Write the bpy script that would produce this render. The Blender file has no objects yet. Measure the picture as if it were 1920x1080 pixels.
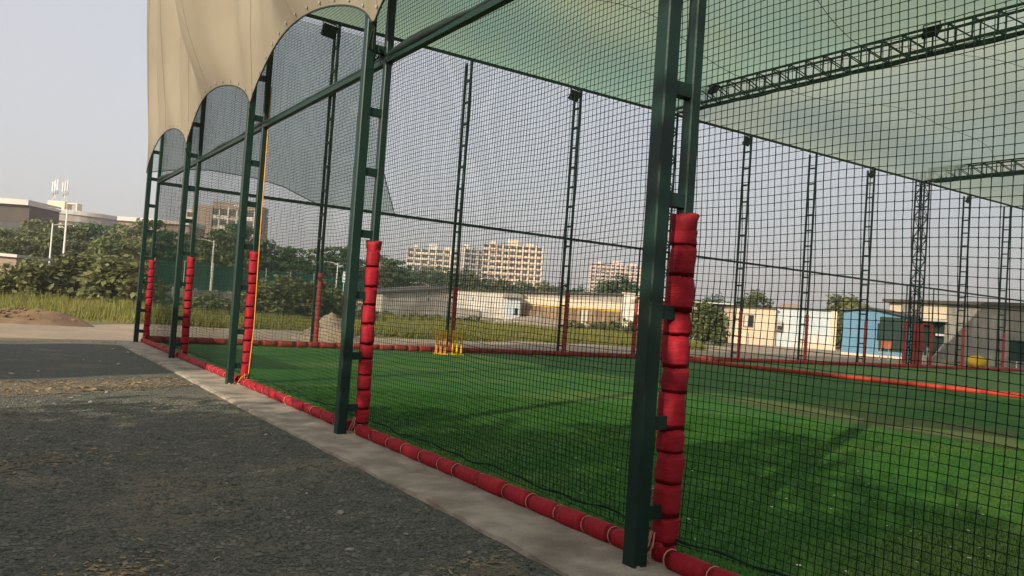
import bpy, math, random
import numpy as np
from mathutils import Vector, Matrix
R = math.radians
rnd = random.Random(7)
scene = bpy.context.scene
col = scene.collection

# ------------------------------------------------------------------ camera, sky, sun, exposure
CAM = np.array([-3.431, -21.465, 1.40]); YAW, PITCH, ROLL, FPX = 0.5855, 0.0292, 0.06934, 1487.6
_f = np.array([math.sin(YAW)*math.cos(PITCH), math.cos(YAW)*math.cos(PITCH), math.sin(PITCH)])
_r0 = np.array([math.cos(YAW), -math.sin(YAW), 0.0]); _u0 = np.cross(_r0, _f)
_r = _r0*math.cos(ROLL)+_u0*math.sin(ROLL); _u = -_r0*math.sin(ROLL)+_u0*math.cos(ROLL)
cam = bpy.data.cameras.new('camera'); cam.sensor_width = 36.0; cam.lens = 36.0*FPX/1920.0
cam.clip_start = 0.05; cam.clip_end = 6000
cam_o = bpy.data.objects.new('camera', cam); col.objects.link(cam_o)
M4 = Matrix.Identity(4)
for i in range(3):
    M4[i][0] = _r[i]; M4[i][1] = _u[i]; M4[i][2] = -_f[i]; M4[i][3] = CAM[i]
cam_o.matrix_world = M4
scene.camera = cam_o

SUN_EL = R(23.5); SUN_FROM = np.array([-0.905, -0.425])          # the sun stands to the left, behind the viewer
world = bpy.data.worlds.new('World'); scene.world = world; world.use_nodes = True
wn = world.node_tree; bg = wn.nodes['Background']
sky = wn.nodes.new('ShaderNodeTexSky'); sky.sky_type = 'NISHITA'; sky.sun_disc = False
sky.sun_elevation = SUN_EL; sky.sun_rotation = math.atan2(SUN_FROM[0], SUN_FROM[1])
sky.air_density = 1.0; sky.dust_density = 5.0; sky.ozone_density = 1.0; sky.altitude = 0
hz = wn.nodes.new('ShaderNodeMixRGB'); hz.blend_type = 'MIX'; hz.inputs[0].default_value = 0.60
hz.inputs[2].default_value = (6.15, 6.1, 6.3, 1)               # even milky haze over the whole sky
wn.links.new(sky.outputs[0], hz.inputs[1]); wn.links.new(hz.outputs[0], bg.inputs[0]); bg.inputs[1].default_value = 0.12
sun = bpy.data.lights.new('sun', 'SUN'); sun.energy = 4.6; sun.angle = R(0.6); sun.color = (1.0, 0.87, 0.68)
sun_o = bpy.data.objects.new('sun', sun); col.objects.link(sun_o)
_sd = Vector((-SUN_FROM[0]*math.cos(SUN_EL), -SUN_FROM[1]*math.cos(SUN_EL), -math.sin(SUN_EL)))
sun_o.rotation_euler = _sd.to_track_quat('-Z', 'Y').to_euler()
scene.view_settings.view_transform = 'Standard'; scene.view_settings.look = 'None'
scene.view_settings.gamma = 1.0; scene.view_settings.use_curve_mapping = False
scene.view_settings.exposure = 0.3
scene.render.resolution_x = 1024; scene.render.resolution_y = 576
scene.render.engine = 'CYCLES'
scene.cycles.max_bounces = 8; scene.cycles.transparent_max_bounces = 24

# ------------------------------------------------------------------ pixel -> place
def ray(x, y): return _f+_r*(x-960)/FPX-_u*(y-540)/FPX
def horizon(px): return 583.5+(px-960)*0.0695
def gnd(x, y, z=0.0):
    d = ray(x, y); return CAM+d*(z-CAM[2])/d[2]
def at(x, y, depth): return CAM+ray(x, y)*depth
def col_at(px, depth):
    p = at(px, horizon(px), depth); return np.array([p[0], p[1], 0.0])
def hgt(px, py, depth): return float(at(px, py, depth)[2])

# ------------------------------------------------------------------ materials
MATS = {}
def _base(name):
    m = bpy.data.materials.new(name); m.use_nodes = True; MATS[name] = m
    nt = m.node_tree; return m, nt, nt.nodes['Principled BSDF']
def mat(name, c1, c2=None, scale=4.0, rough=0.7, bump=0.0, bscale=40.0, metal=0.0, island=False, detail=5.0, stretch=None, spec=0.3, lo=0.35, hi=0.65, c3=None, scale3=0.6, obj_random=0.0):
    m, nt, p = _base(name); L = nt.links.new
    p.inputs['Roughness'].default_value = rough; p.inputs['Metallic'].default_value = metal
    p.inputs['Specular IOR Level'].default_value = spec
    tc = nt.nodes.new('ShaderNodeTexCoord'); vec = tc.outputs['Object']
    if stretch:
        mp = nt.nodes.new('ShaderNodeMapping'); mp.inputs['Scale'].default_value = stretch
        L(vec, mp.inputs[0]); vec = mp.outputs[0]
    if c2 is None: c2 = tuple(v*0.8 for v in c1)
    n = nt.nodes.new('ShaderNodeTexNoise'); n.inputs['Scale'].default_value = scale; n.inputs['Detail'].default_value = detail
    L(vec, n.inputs['Vector'])
    fac = n.outputs['Fac']
    rp = nt.nodes.new('ShaderNodeMapRange'); rp.inputs[1].default_value = lo; rp.inputs[2].default_value = hi
    L(fac, rp.inputs[0]); fac = rp.outputs[0]
    if island:
        g = nt.nodes.new('ShaderNodeNewGeometry'); mx = nt.nodes.new('ShaderNodeMath'); mx.operation = 'MULTIPLY_ADD'
        mx.inputs[1].default_value = 0.45; L(fac, mx.inputs[0])
        ms = nt.nodes.new('ShaderNodeMath'); ms.operation = 'MULTIPLY'; ms.inputs[1].default_value = 0.55
        L(g.outputs['Random Per Island'], ms.inputs[0]); L(ms.outputs[0], mx.inputs[2]); fac = mx.outputs[0]
    mix = nt.nodes.new('ShaderNodeMixRGB'); mix.inputs[1].default_value = (*c1, 1); mix.inputs[2].default_value = (*c2, 1)
    L(fac, mix.inputs[0]); out = mix.outputs[0]
    if c3:
        n3 = nt.nodes.new('ShaderNodeTexNoise'); n3.inputs['Scale'].default_value = scale3; n3.inputs['Detail'].default_value = 4
        L(vec, n3.inputs['Vector'])
        r3 = nt.nodes.new('ShaderNodeMapRange'); r3.inputs[1].default_value = 0.5; r3.inputs[2].default_value = 0.68
        L(n3.outputs['Fac'], r3.inputs[0])
        m3 = nt.nodes.new('ShaderNodeMixRGB'); m3.inputs[2].default_value = (*c3, 1)
        L(r3.outputs[0], m3.inputs[0]); L(out, m3.inputs[1]); out = m3.outputs[0]
    if obj_random:
        oi = nt.nodes.new('ShaderNodeObjectInfo'); mr = nt.nodes.new('ShaderNodeMapRange')
        mr.inputs[3].default_value = 1-obj_random; mr.inputs[4].default_value = 1+obj_random
        L(oi.outputs['Random'], mr.inputs[0])
        hv = nt.nodes.new('ShaderNodeHueSaturation'); L(mr.outputs[0], hv.inputs['Value']); L(out, hv.inputs['Color']); out = hv.outputs[0]
    L(out, p.inputs['Base Color'])
    if bump:
        b = nt.nodes.new('ShaderNodeTexNoise'); b.inputs['Scale'].default_value = bscale; b.inputs['Detail'].default_value = 6
        L(vec, b.inputs['Vector'])
        bp = nt.nodes.new('ShaderNodeBump'); bp.inputs['Strength'].default_value = bump; bp.inputs['Distance'].default_value = 0.02
        L(b.outputs['Fac'], bp.inputs['Height']); L(bp.outputs[0], p.inputs['Normal'])
    return m
def leaf_mat(name, c1, c2, tr=0.3):
    m = mat(name, c1, c2, scale=0.7, rough=0.55, island=True, spec=0.25, obj_random=0.12); nt = m.node_tree
    p = nt.nodes['Principled BSDF']; o = nt.nodes['Material Output']
    t = nt.nodes.new('ShaderNodeBsdfTranslucent'); mx = nt.nodes.new('ShaderNodeMixShader'); mx.inputs[0].default_value = tr
    nt.links.new(p.inputs['Base Color'].links[0].from_socket, t.inputs[0])
    nt.links.new(p.outputs[0], mx.inputs[1]); nt.links.new(t.outputs[0], mx.inputs[2]); nt.links.new(mx.outputs[0], o.inputs[0])
    return m
def cloth_mat(name, c1, c2, transl=0.5, transp=0.0, scale=0.3, bump=0.0, tcol=None, stretch=None):
    m = mat(name, c1, c2, scale=scale, rough=0.75, spec=0.2, bump=bump, bscale=25, stretch=stretch); nt = m.node_tree
    p = nt.nodes['Principled BSDF']; o = nt.nodes['Material Output']
    t = nt.nodes.new('ShaderNodeBsdfTranslucent'); mx = nt.nodes.new('ShaderNodeMixShader'); mx.inputs[0].default_value = transl
    nt.links.new(p.inputs['Base Color'].links[0].from_socket, t.inputs[0])
    nt.links.new(p.outputs[0], mx.inputs[1]); nt.links.new(t.outputs[0], mx.inputs[2]); out = mx.outputs[0]
    if transp:
        tp = nt.nodes.new('ShaderNodeBsdfTransparent'); tp.inputs[0].default_value = (*(tcol or (1, 1, 1)), 1)
        m2 = nt.nodes.new('ShaderNodeMixShader'); m2.inputs[0].default_value = transp
        nt.links.new(out, m2.inputs[1]); nt.links.new(tp.outputs[0], m2.inputs[2]); out = m2.outputs[0]
    nt.links.new(out, o.inputs[0]); return m

def gravel_mat(name, c1, c2, c3, patch, pscale=0.55):
    """crushed stone: voronoi grains of two greys, brown dust in irregular patches"""
    m, nt, p = _base(name); L = nt.links.new
    p.inputs['Roughness'].default_value = 0.9; p.inputs['Specular IOR Level'].default_value = 0.2
    tc = nt.nodes.new('ShaderNodeTexCoord'); vec = tc.outputs['Object']
    v = nt.nodes.new('ShaderNodeTexVoronoi'); v.inputs['Scale'].default_value = 55; L(vec, v.inputs['Vector'])
    sp = nt.nodes.new('ShaderNodeSeparateColor'); L(v.outputs['Color'], sp.inputs[0])
    a = nt.nodes.new('ShaderNodeMixRGB'); a.inputs[1].default_value = (*c1, 1); a.inputs[2].default_value = (*c2, 1); L(sp.outputs[0], a.inputs[0])
    n = nt.nodes.new('ShaderNodeTexNoise'); n.inputs['Scale'].default_value = pscale; n.inputs['Detail'].default_value = 8; n.inputs['Roughness'].default_value = 0.65
    L(vec, n.inputs['Vector'])
    r = nt.nodes.new('ShaderNodeMapRange'); r.inputs[1].default_value = patch[0]; r.inputs[2].default_value = patch[1]; L(n.outputs['Fac'], r.inputs[0])
    b = nt.nodes.new('ShaderNodeMixRGB'); b.inputs[2].default_value = (*c3, 1); L(r.outputs[0], b.inputs[0]); L(a.outputs[0], b.inputs[1])
    L(b.outputs[0], p.inputs['Base Color'])
    n2 = nt.nodes.new('ShaderNodeTexNoise'); n2.inputs['Scale'].default_value = 9; n2.inputs['Detail'].default_value = 8; L(vec, n2.inputs['Vector'])
    ad = nt.nodes.new('ShaderNodeMath'); ad.operation = 'MULTIPLY_ADD'; ad.inputs[1].default_value = -0.7; L(v.outputs['Distance'], ad.inputs[0]); L(n2.outputs['Fac'], ad.inputs[2])
    bp = nt.nodes.new('ShaderNodeBump'); bp.inputs['Strength'].default_value = 0.9; bp.inputs['Distance'].default_value = 0.03
    L(ad.outputs[0], bp.inputs['Height']); L(bp.outputs[0], p.inputs['Normal'])
    return m

GREEN = mat('green_paint', (0.0025, 0.022, 0.016), (0.005, 0.029, 0.020), 3, 0.45, 0.08, 60, spec=0.35, c3=(0.010, 0.026, 0.018), scale3=2.5)
DARK = mat('dark_steel', (0.012, 0.022, 0.018), (0.02, 0.035, 0.028), 4, 0.5)
NET = mat('net_twine', (0.006, 0.020, 0.014), (0.012, 0.030, 0.02), 3, 0.8, spec=0.1)
RED = mat('red_vinyl', (0.27, 0.009, 0.018), (0.36, 0.014, 0.027), 6, 0.62, 0.35, 22, spec=0.2, obj_random=0.12, c3=(0.30, 0.03, 0.03), scale3=1.2)
REDSUNLIT = mat('sunlit_red_vinyl', (0.46, 0.045, 0.028), (0.40, 0.035, 0.022), 4, 0.5, 0.2, 20, spec=0.3)  # red vinyl lightened towards orange, sunlight put into the colour
REDFAR = mat('red_vinyl_dusty', (0.36, 0.035, 0.032), (0.26, 0.05, 0.04), 3, 0.6, 0.2, 20, spec=0.25)
TWINE = mat('pink_twine', (0.62, 0.26, 0.20), (0.7, 0.36, 0.28), 10, 0.8)
ROPE = mat('orange_rope', (0.72, 0.36, 0.07), (0.6, 0.25, 0.05), 20, 0.8)
CONC = mat('apron_concrete', (0.40, 0.35, 0.285), (0.27, 0.235, 0.19), 3.5, 0.9, 0.6, 45, spec=0.2, c3=(0.20, 0.17, 0.135), scale3=1.6, lo=0.4, hi=0.6, detail=10)
GRAVEL = gravel_mat('dark_gravel', (0.074, 0.084, 0.070), (0.165, 0.166, 0.138), (0.27, 0.22, 0.155), (0.53, 0.72))
SAND = gravel_mat('sandy_ground', (0.39, 0.315, 0.23), (0.28, 0.235, 0.18), (0.48, 0.37, 0.245), (0.45, 0.7), 0.3)
SANDY = gravel_mat('sunlit_sandy_dirt', (0.17, 0.14, 0.10), (0.11, 0.10, 0.08), (0.23, 0.185, 0.13), (0.42, 0.66), 2.5)
DIRT = mat('bare_dirt', (0.25, 0.17, 0.10), (0.17, 0.11, 0.07), 1.2, 0.95, 0.6, 8, spec=0.1)
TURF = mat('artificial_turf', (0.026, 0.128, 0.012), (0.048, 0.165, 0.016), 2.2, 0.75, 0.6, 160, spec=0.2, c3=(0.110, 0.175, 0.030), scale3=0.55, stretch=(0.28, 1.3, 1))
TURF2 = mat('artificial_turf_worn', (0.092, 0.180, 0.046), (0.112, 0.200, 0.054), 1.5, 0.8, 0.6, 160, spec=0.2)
PITCH = mat('brownish_turf', (0.130, 0.150, 0.058), (0.105, 0.150, 0.046), 1.5, 0.85, 0.6, 160, spec=0.15)
BLADE = leaf_mat('turf_blade', (0.022, 0.095, 0.012), (0.055, 0.150, 0.022), 0.2)
SKIRT = cloth_mat('beige_canvas', (0.335, 0.295, 0.225), (0.275, 0.24, 0.18), 0.22, 0.0, 0.5, 0.05)
ROOF = cloth_mat('green_shade_cloth', (0.31, 0.37, 0.31), (0.36, 0.38, 0.25), 0.7, 0.28, 0.16, tcol=(0.74, 0.84, 0.78))
ROOF1 = cloth_mat('fresh_green_shade_cloth', (0.27, 0.43, 0.30), (0.38, 0.40, 0.20), 0.7, 0.26, 0.16, tcol=(0.66, 0.82, 0.70))
SAIL = cloth_mat('grey_shade_cloth', (0.36, 0.42, 0.40), (0.32, 0.37, 0.35), 0.5, 0.56, 0.5, tcol=(0.85, 0.9, 0.88))
SCREEN = cloth_mat('green_screen_cloth', (0.012, 0.085, 0.055), (0.02, 0.11, 0.07), 0.3, 0.10, 0.6)
BARK = mat('bark', (0.12, 0.09, 0.06), (0.07, 0.055, 0.04), 6, 0.9, 0.5, 20)
LEAF_A = leaf_mat('leaf_mid_green', (0.090, 0.125, 0.042), (0.180, 0.195, 0.078))
LEAF_B = leaf_mat('leaf_dark_green', (0.045, 0.096, 0.042), (0.098, 0.150, 0.062))
LEAF_C = leaf_mat('leaf_olive', (0.115, 0.140, 0.050), (0.235, 0.235, 0.095))
GRASS = leaf_mat('meadow_grass', (0.155, 0.175, 0.034), (0.27, 0.24, 0.07), 0.35)
MEADOW = mat('meadow_ground', (0.115, 0.135, 0.035), (0.17, 0.15, 0.06), 0.5, 0.95, 0.4, 6, c3=(0.22, 0.17, 0.09), scale3=0.12)
WHITE = mat('white_paint', (0.68, 0.65, 0.58), (0.58, 0.55, 0.48), 0.8, 0.8, 0.1, 10, c3=(0.45, 0.42, 0.36), scale3=0.5)
CREAM = mat('cream_paint', (0.70, 0.58, 0.42), (0.62, 0.52, 0.40), 0.5, 0.85)
PINKISH = mat('pale_pink_paint', (0.70, 0.56, 0.47), (0.62, 0.5, 0.42), 0.5, 0.85)
GREYW = mat('grey_block_wall', (0.40, 0.365, 0.32), (0.30, 0.275, 0.24), 0.7, 0.9, 0.3, 12, c3=(0.23, 0.21, 0.18), scale3=0.4)
PALEBL = mat('pale_blue_paint', (0.46, 0.55, 0.60), (0.55, 0.58, 0.58), 0.7, 0.85, c3=(0.6, 0.57, 0.5), scale3=0.6)
BLUE = mat('blue_sheet', (0.105, 0.235, 0.36), (0.14, 0.27, 0.38), 0.8, 0.6)
BLUEDOOR = mat('blue_door', (0.03, 0.22, 0.55), (0.04, 0.26, 0.6), 0.8, 0.5)
RUST = mat('rusty_sheet', (0.33, 0.235, 0.135), (0.15, 0.095, 0.06), 1.6, 0.7, 0.2, 9, stretch=(3, 3, 0.5), obj_random=0.2)
SHEET = mat('grey_sheet', (0.33, 0.315, 0.28), (0.25, 0.235, 0.20), 1.3, 0.65, 0.15, 9, stretch=(3, 3, 0.4), obj_random=0.12)
BROWN = mat('brown_facade', (0.30, 0.225, 0.175), (0.26, 0.20, 0.16), 0.4, 0.8)
DKBROWN = mat('dark_brown_facade', (0.055, 0.045, 0.038), (0.075, 0.062, 0.05), 0.4, 0.8)
DKGREEN = mat('dark_green_cloth_and_shade', (0.014, 0.034, 0.028), (0.02, 0.042, 0.034), 1, 0.8)
BLACK = mat('black', (0.012, 0.012, 0.014), (0.02, 0.02, 0.022), 3, 0.6)
GLASS = mat('window_glass', (0.05, 0.055, 0.06), (0.03, 0.033, 0.036), 1, 0.15, spec=0.5)
ROOFDK = mat('dark_roof_sheet', (0.06, 0.055, 0.05), (0.10, 0.085, 0.07), 1.5, 0.7)
PALEROOF = mat('pale_roof', (0.58, 0.55, 0.50), (0.48, 0.46, 0.42), 0.5, 0.7)
YELLOW = mat('yellow_plastic', (0.80, 0.52, 0.02), (0.72, 0.46, 0.03), 4, 0.5)
ORANGE = mat('orange_plastic', (0.85, 0.33, 0.03), (0.8, 0.38, 0.05), 4, 0.45)
PLASTIC = mat('white_plastic', (0.75, 0.73, 0.70), (0.66, 0.64, 0.6), 3, 0.4)
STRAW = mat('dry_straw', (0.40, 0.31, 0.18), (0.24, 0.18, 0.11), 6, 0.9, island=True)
STONE = mat('stone', (0.42, 0.38, 0.32), (0.30, 0.27, 0.23), 9, 0.9, 0.3, 30, obj_random=0.25)
PEBBLE = mat('pebble', (0.045, 0.056, 0.047), (0.21, 0.205, 0.17), 4, 0.9, island=True)
METAL = mat('galvanised', (0.42, 0.42, 0.41), (0.34, 0.34, 0.33), 5, 0.5, metal=0.4)
SIGNW = mat('sign_white', (0.70, 0.74, 0.76), (0.66, 0.7, 0.72), 3, 0.5)
SIGNB = mat('sign_blue', (0.10, 0.22, 0.36), (0.12, 0.25, 0.4), 3, 0.5)
REDPOST = mat('red_poster', (0.30, 0.05, 0.03), (0.36, 0.09, 0.04), 4, 0.6)

# ------------------------------------------------------------------ mesh building
class MB:
    def __init__(s): s.v = []; s.f = []
    def quad(s, a, b, c, d):
        n = len(s.v); s.v += [tuple(a), tuple(b), tuple(c), tuple(d)]; s.f.append((n, n+1, n+2, n+3)); return s
    def box(s, lo, hi):
        x0, y0, z0 = lo; x1, y1, z1 = hi; n = len(s.v)
        s.v += [(x0, y0, z0), (x1, y0, z0), (x1, y1, z0), (x0, y1, z0), (x0, y0, z1), (x1, y0, z1), (x1, y1, z1), (x0, y1, z1)]
        s.f += [tuple(n+i for i in q) for q in ((3, 2, 1, 0), (4, 5, 6, 7), (0, 1, 5, 4), (1, 2, 6, 5), (2, 3, 7, 6), (3, 0, 4, 7))]; return s
    def cbox(s, c, w): return s.box([c[i]-w[i]/2 for i in range(3)], [c[i]+w[i]/2 for i in range(3)])
    def tube(s, pts, rad, n=6, cap=True):
        pts = [Vector(p) for p in pts]; base = len(s.v); m = len(pts)
        rad = rad if isinstance(rad, (list, tuple)) else [rad]*m
        prev = None
        for i, p in enumerate(pts):
            t = (pts[min(i+1, m-1)]-pts[max(i-1, 0)]).normalized()
            ref = Vector((0, 0, 1)) if abs(t.z) < 0.9 else Vector((1, 0, 0))
            a = t.cross(ref).normalized() if prev is None else (prev-t*prev.dot(t)).normalized()
            prev = a; b = t.cross(a)
            for k in range(n):
                an = 2*math.pi*(k+0.5)/n; s.v.append(tuple(p+(a*math.cos(an)+b*math.sin(an))*rad[i]))
        for i in range(m-1):
            for k in range(n):
                k2 = (k+1) % n; s.f.append((base+i*n+k, base+i*n+k2, base+(i+1)*n+k2, base+(i+1)*n+k))
        if cap:
            s.f.append(tuple(base+k for k in reversed(range(n)))); s.f.append(tuple(base+(m-1)*n+k for k in range(n)))
        return s
    def prism(s, poly, y0, y1):
        """polygon in x,z extruded along y"""
        n = len(poly); b = len(s.v)
        s.v += [(x, y0, z) for x, z in poly]+[(x, y1, z) for x, z in poly]
        s.f.append(tuple(b+i for i in range(n))); s.f.append(tuple(b+n+i for i in reversed(range(n))))
        for i in range(n):
            j = (i+1) % n; s.f.append((b+j, b+i, b+n+i, b+n+j))
        return s
    def mesh(s, name, m, smooth=False):
        me = bpy.data.meshes.new(name); me.from_pydata(s.v, [], s.f); me.materials.append(m)
        if smooth: me.polygons.foreach_set('use_smooth', [True]*len(me.polygons))
        me.update(); return me
    def build(s, name, m, parent=None, smooth=False, loc=None, rotz=0.0):
        return place(name, s.mesh(name, m, smooth), parent, loc, rotz)
def place(name, me, parent=None, loc=None, rotz=0.0, scale=None, rot=None):
    o = bpy.data.objects.new(name, me); col.objects.link(o)
    if parent is not None: o.parent = parent
    if loc is not None: o.location = loc
    if rot is not None: o.rotation_euler = rot
    elif rotz: o.rotation_euler = (0, 0, rotz)
    if scale is not None: o.scale = scale
    return o
def tag(o, label, cat, group=None):
    o['label'] = label; o['category'] = cat
    if group: o['group'] = group
    return o
def thing(name, label, cat, loc=(0, 0, 0), rotz=0.0, group=None):
    o = bpy.data.objects.new(name, None); col.objects.link(o); o.location = loc; o.rotation_euler = (0, 0, rotz)
    o.empty_display_size = 0.2
    return tag(o, label, cat, group)
def struct(o): o['kind'] = 'structure'; return o
def stuff(o): o['kind'] = 'stuff'; return o
def copy_tree(o, parent=None):
    c = o.copy(); col.objects.link(c)
    if parent is not None: c.parent = parent
    for ch in list(o.children): copy_tree(ch, c)
    return c
def np_mesh(name, V, F, m, smooth=False):
    me = bpy.data.meshes.new(name); V = np.asarray(V, dtype=np.float32); F = np.asarray(F, dtype=np.int32); k = F.shape[1]
    me.vertices.add(len(V)); me.vertices.foreach_set('co', V.ravel())
    me.loops.add(F.size); me.loops.foreach_set('vertex_index', F.ravel())
    me.polygons.add(len(F)); me.polygons.foreach_set('loop_start', np.arange(0, F.size, k, dtype=np.int32))
    if smooth: me.polygons.foreach_set('use_smooth', np.ones(len(F), dtype=bool))
    me.materials.append(m); me.update(calc_edges=True); me.validate(); return me
def sheet(name, poly, z, m):
    return struct(MB_poly(name, poly, z, m))
def MB_poly(name, poly, z, m):
    b = MB(); b.v = [(x, y, z) for x, y in poly]; b.f = [tuple(range(len(poly)))]
    return b.build(name, m)
def grid_sheet(name, x0, x1, y0, y1, nx, ny, zf, m):
    xs = np.linspace(x0, x1, nx); ys = np.linspace(y0, y1, ny); X, Y = np.meshgrid(xs, ys); Z = zf(X, Y)
    V = np.stack([X.ravel(), Y.ravel(), Z.ravel()], 1)
    i = np.arange(nx-1); j = np.arange(ny-1); I, J = np.meshgrid(i, j); a = (J*nx+I).ravel()
    F = np.stack([a, a+1, a+nx+1, a+nx], 1)
    return struct(place(name, np_mesh(name, V, F, m, True)))

def vnoise(X, Y, seed=0, octs=3, f=1.0):
    rs = np.random.RandomState(seed); out = 0
    for o in range(octs):
        for k in range(5):
            a = rs.uniform(0, 2*math.pi); w = f*(2**o)*rs.uniform(0.6, 1.4); ph = rs.uniform(0, 6.28)
            out = out+np.sin((X*math.cos(a)+Y*math.sin(a))*w+ph)/(2**o)/5
    return out

# ------------------------------------------------------------------ ground
SP = 4.523                       # spacing of the near-wall posts (along y, from the corner at the origin)
BP = 4.36                        # spacing of the far-wall posts (along x)
ROOFX, ROOFY = 12*BP, -6*SP      # extent of the cage
grid_sheet('ground', -700, 1300, -150, 1300, 41, 41, lambda X, Y: X*0-0.11, DIRT)
grid_sheet('sandy_ground', -45, 95, -3, 30, 120, 60, lambda X, Y: -0.075+0.03*vnoise(X, Y, 3, 3, 0.9), SAND)
def yard_z(X, Y):
    edge = np.clip((-0.9-X)/1.2, 0, 1)
    zz = -0.035+(0.022*vnoise(X, Y, 5, 4, 1.6)-0.01)*edge
    return zz-0.10*np.clip((Y+1.2+0.5*np.sin(X*1.3))/1.2, 0, 1)
grid_sheet('gravel_yard', -22, -0.3, -34, 0.6, 150, 200, yard_z, GRAVEL)
grid_sheet('meadow', -60, 75, 9.0, 75, 90, 60, lambda X, Y: -0.02+0.05*vnoise(X, Y, 8, 3, 0.5)-0.12*np.clip((10.8+1.2*np.sin(X*0.35)+0.6*np.sin(X*1.1)-Y)/1.0, 0, 1)-0.2*np.clip((X-28-0.9*(Y-9))/12, 0, 1), MEADOW)
# sandy dirt over the gravel, its colour laid to brighten the sunlit band
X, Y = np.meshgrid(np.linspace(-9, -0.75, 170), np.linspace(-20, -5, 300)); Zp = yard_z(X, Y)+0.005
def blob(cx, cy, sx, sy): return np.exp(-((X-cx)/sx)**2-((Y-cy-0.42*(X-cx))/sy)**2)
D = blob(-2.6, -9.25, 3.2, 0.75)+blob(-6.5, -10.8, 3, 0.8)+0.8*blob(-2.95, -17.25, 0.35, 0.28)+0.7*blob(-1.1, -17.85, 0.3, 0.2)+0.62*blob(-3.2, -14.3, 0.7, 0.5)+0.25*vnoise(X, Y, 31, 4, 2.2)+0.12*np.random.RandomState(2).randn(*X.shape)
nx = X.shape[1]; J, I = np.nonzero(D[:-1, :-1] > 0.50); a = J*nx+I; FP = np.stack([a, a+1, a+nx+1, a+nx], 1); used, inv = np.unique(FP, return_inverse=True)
struct(place('sunlit_dirt_patch', np_mesh('sunlit_dirt_patch', np.stack([X.ravel(), Y.ravel(), Zp.ravel()], 1)[used], inv.reshape(-1, 4), SANDY)))
# concrete strip that carries the near wall: broken outer edge
b = MB(); ys = np.linspace(-30, 0.35, 160); rs = np.random.RandomState(4)
ex = -0.66+0.012*np.sin(ys*0.7)+0.007*rs.randn(len(ys))
for i, y in enumerate(ys):
    b.v += [(ex[i]-0.02, y, -0.12), (ex[i], y, -0.012+0.006*rs.randn()), (ex[i]+0.05, y, 0.0), (0.10, y, 0.002), (0.10, y, -0.12)]
for i in range(len(ys)-1):
    for k in range(4): b.f.append((i*5+k, i*5+k+1, (i+1)*5+k+1, (i+1)*5+k))
struct(b.build('concrete_strip', CONC, smooth=False))
div = [(17.5, -0.1), (18.05, -1.3), (18.9, -5.5), (20.04, -11.3), (21.6, -19.0), (23.2, -27.1)]
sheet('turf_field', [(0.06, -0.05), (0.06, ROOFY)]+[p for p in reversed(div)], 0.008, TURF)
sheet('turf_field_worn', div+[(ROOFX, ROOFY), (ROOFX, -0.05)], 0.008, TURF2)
sheet('brownish_turf_strip', [tuple(gnd(*q)[:2]) for q in ((1330, 748), (1400, 747), (1800, 795), (1905, 810), (1905, 850), (1800, 828), (1480, 778))], 0.012, PITCH)  # strip of turf in a browner tone
# kerb under the far wall
b = MB(); b.box((-0.2, -0.02, -0.12), (ROOFX, 0.62, -0.004)); struct(b.build('concrete_kerb', CONC))

# ------------------------------------------------------------------ padded sleeve pieces (shared meshes)
def puff(r, h, seed, n=14, rings=7, sq=0.55):
    rs = random.Random(seed); b = MB(); ph = [rs.uniform(0, 6.28) for _ in range(4)]
    for i in range(rings):
        t = i/(rings-1); prof = 0.915+0.085*max(0.0, math.sin(math.pi*min(1, max(0, t))))**0.5
        for k in range(n):
            a = 2*math.pi*k/n; c, s_ = math.cos(a), math.sin(a)
            q = (abs(c)**(2/sq/2)+abs(s_)**(2/sq/2)) ; rr = r*prof*(1/(abs(c)**4+abs(s_)**4)**0.25*0.75+0.25)
            rr *= 1+0.035*math.sin(3*a+ph[0]+t*5)+0.025*math.sin(5*a+ph[1]-t*7)
            b.v.append((rr*c, rr*s_, h*t))
    for i in range(rings-1):
        for k in range(n):
            k2 = (k+1) % n; b.f.append((i*n+k, i*n+k2, (i+1)*n+k2, (i+1)*n+k))
    b.f.append(tuple(reversed(range(n)))); b.f.append(tuple((rings-1)*n+k for k in range(n)))
    return b
PUFFS = [puff(0.072, 1.0, s).mesh('pad_segment', RED, True) for s in range(4)]
ROLLS = [puff(0.056, 1.0, 20+s, 12, 6).mesh('roll_segment', RED, True) for s in range(4)]
ROLLS_FAR = [puff(0.085, 1.0, 30+s, 8, 5).mesh('roll_segment', REDFAR, True) for s in range(3)]
ROLLS_DIV = [puff(0.066, 1.0, 40+s, 10, 6).mesh('roll_segment', REDSUNLIT, True) for s in range(3)]
def ring_mesh(r, th, m):
    b = MB(); n = 12
    b.tube([(r*math.cos(2*math.pi*k/n), r*math.sin(2*math.pi*k/n), 0.004*math.sin(k)) for k in range(n+1)], th, 4, False)
    return b.mesh('tie', m, True)
TIE = ring_mesh(0.057, 0.0035, TWINE); TIE_FAR = ring_mesh(0.083, 0.007, REDFAR)

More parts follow.
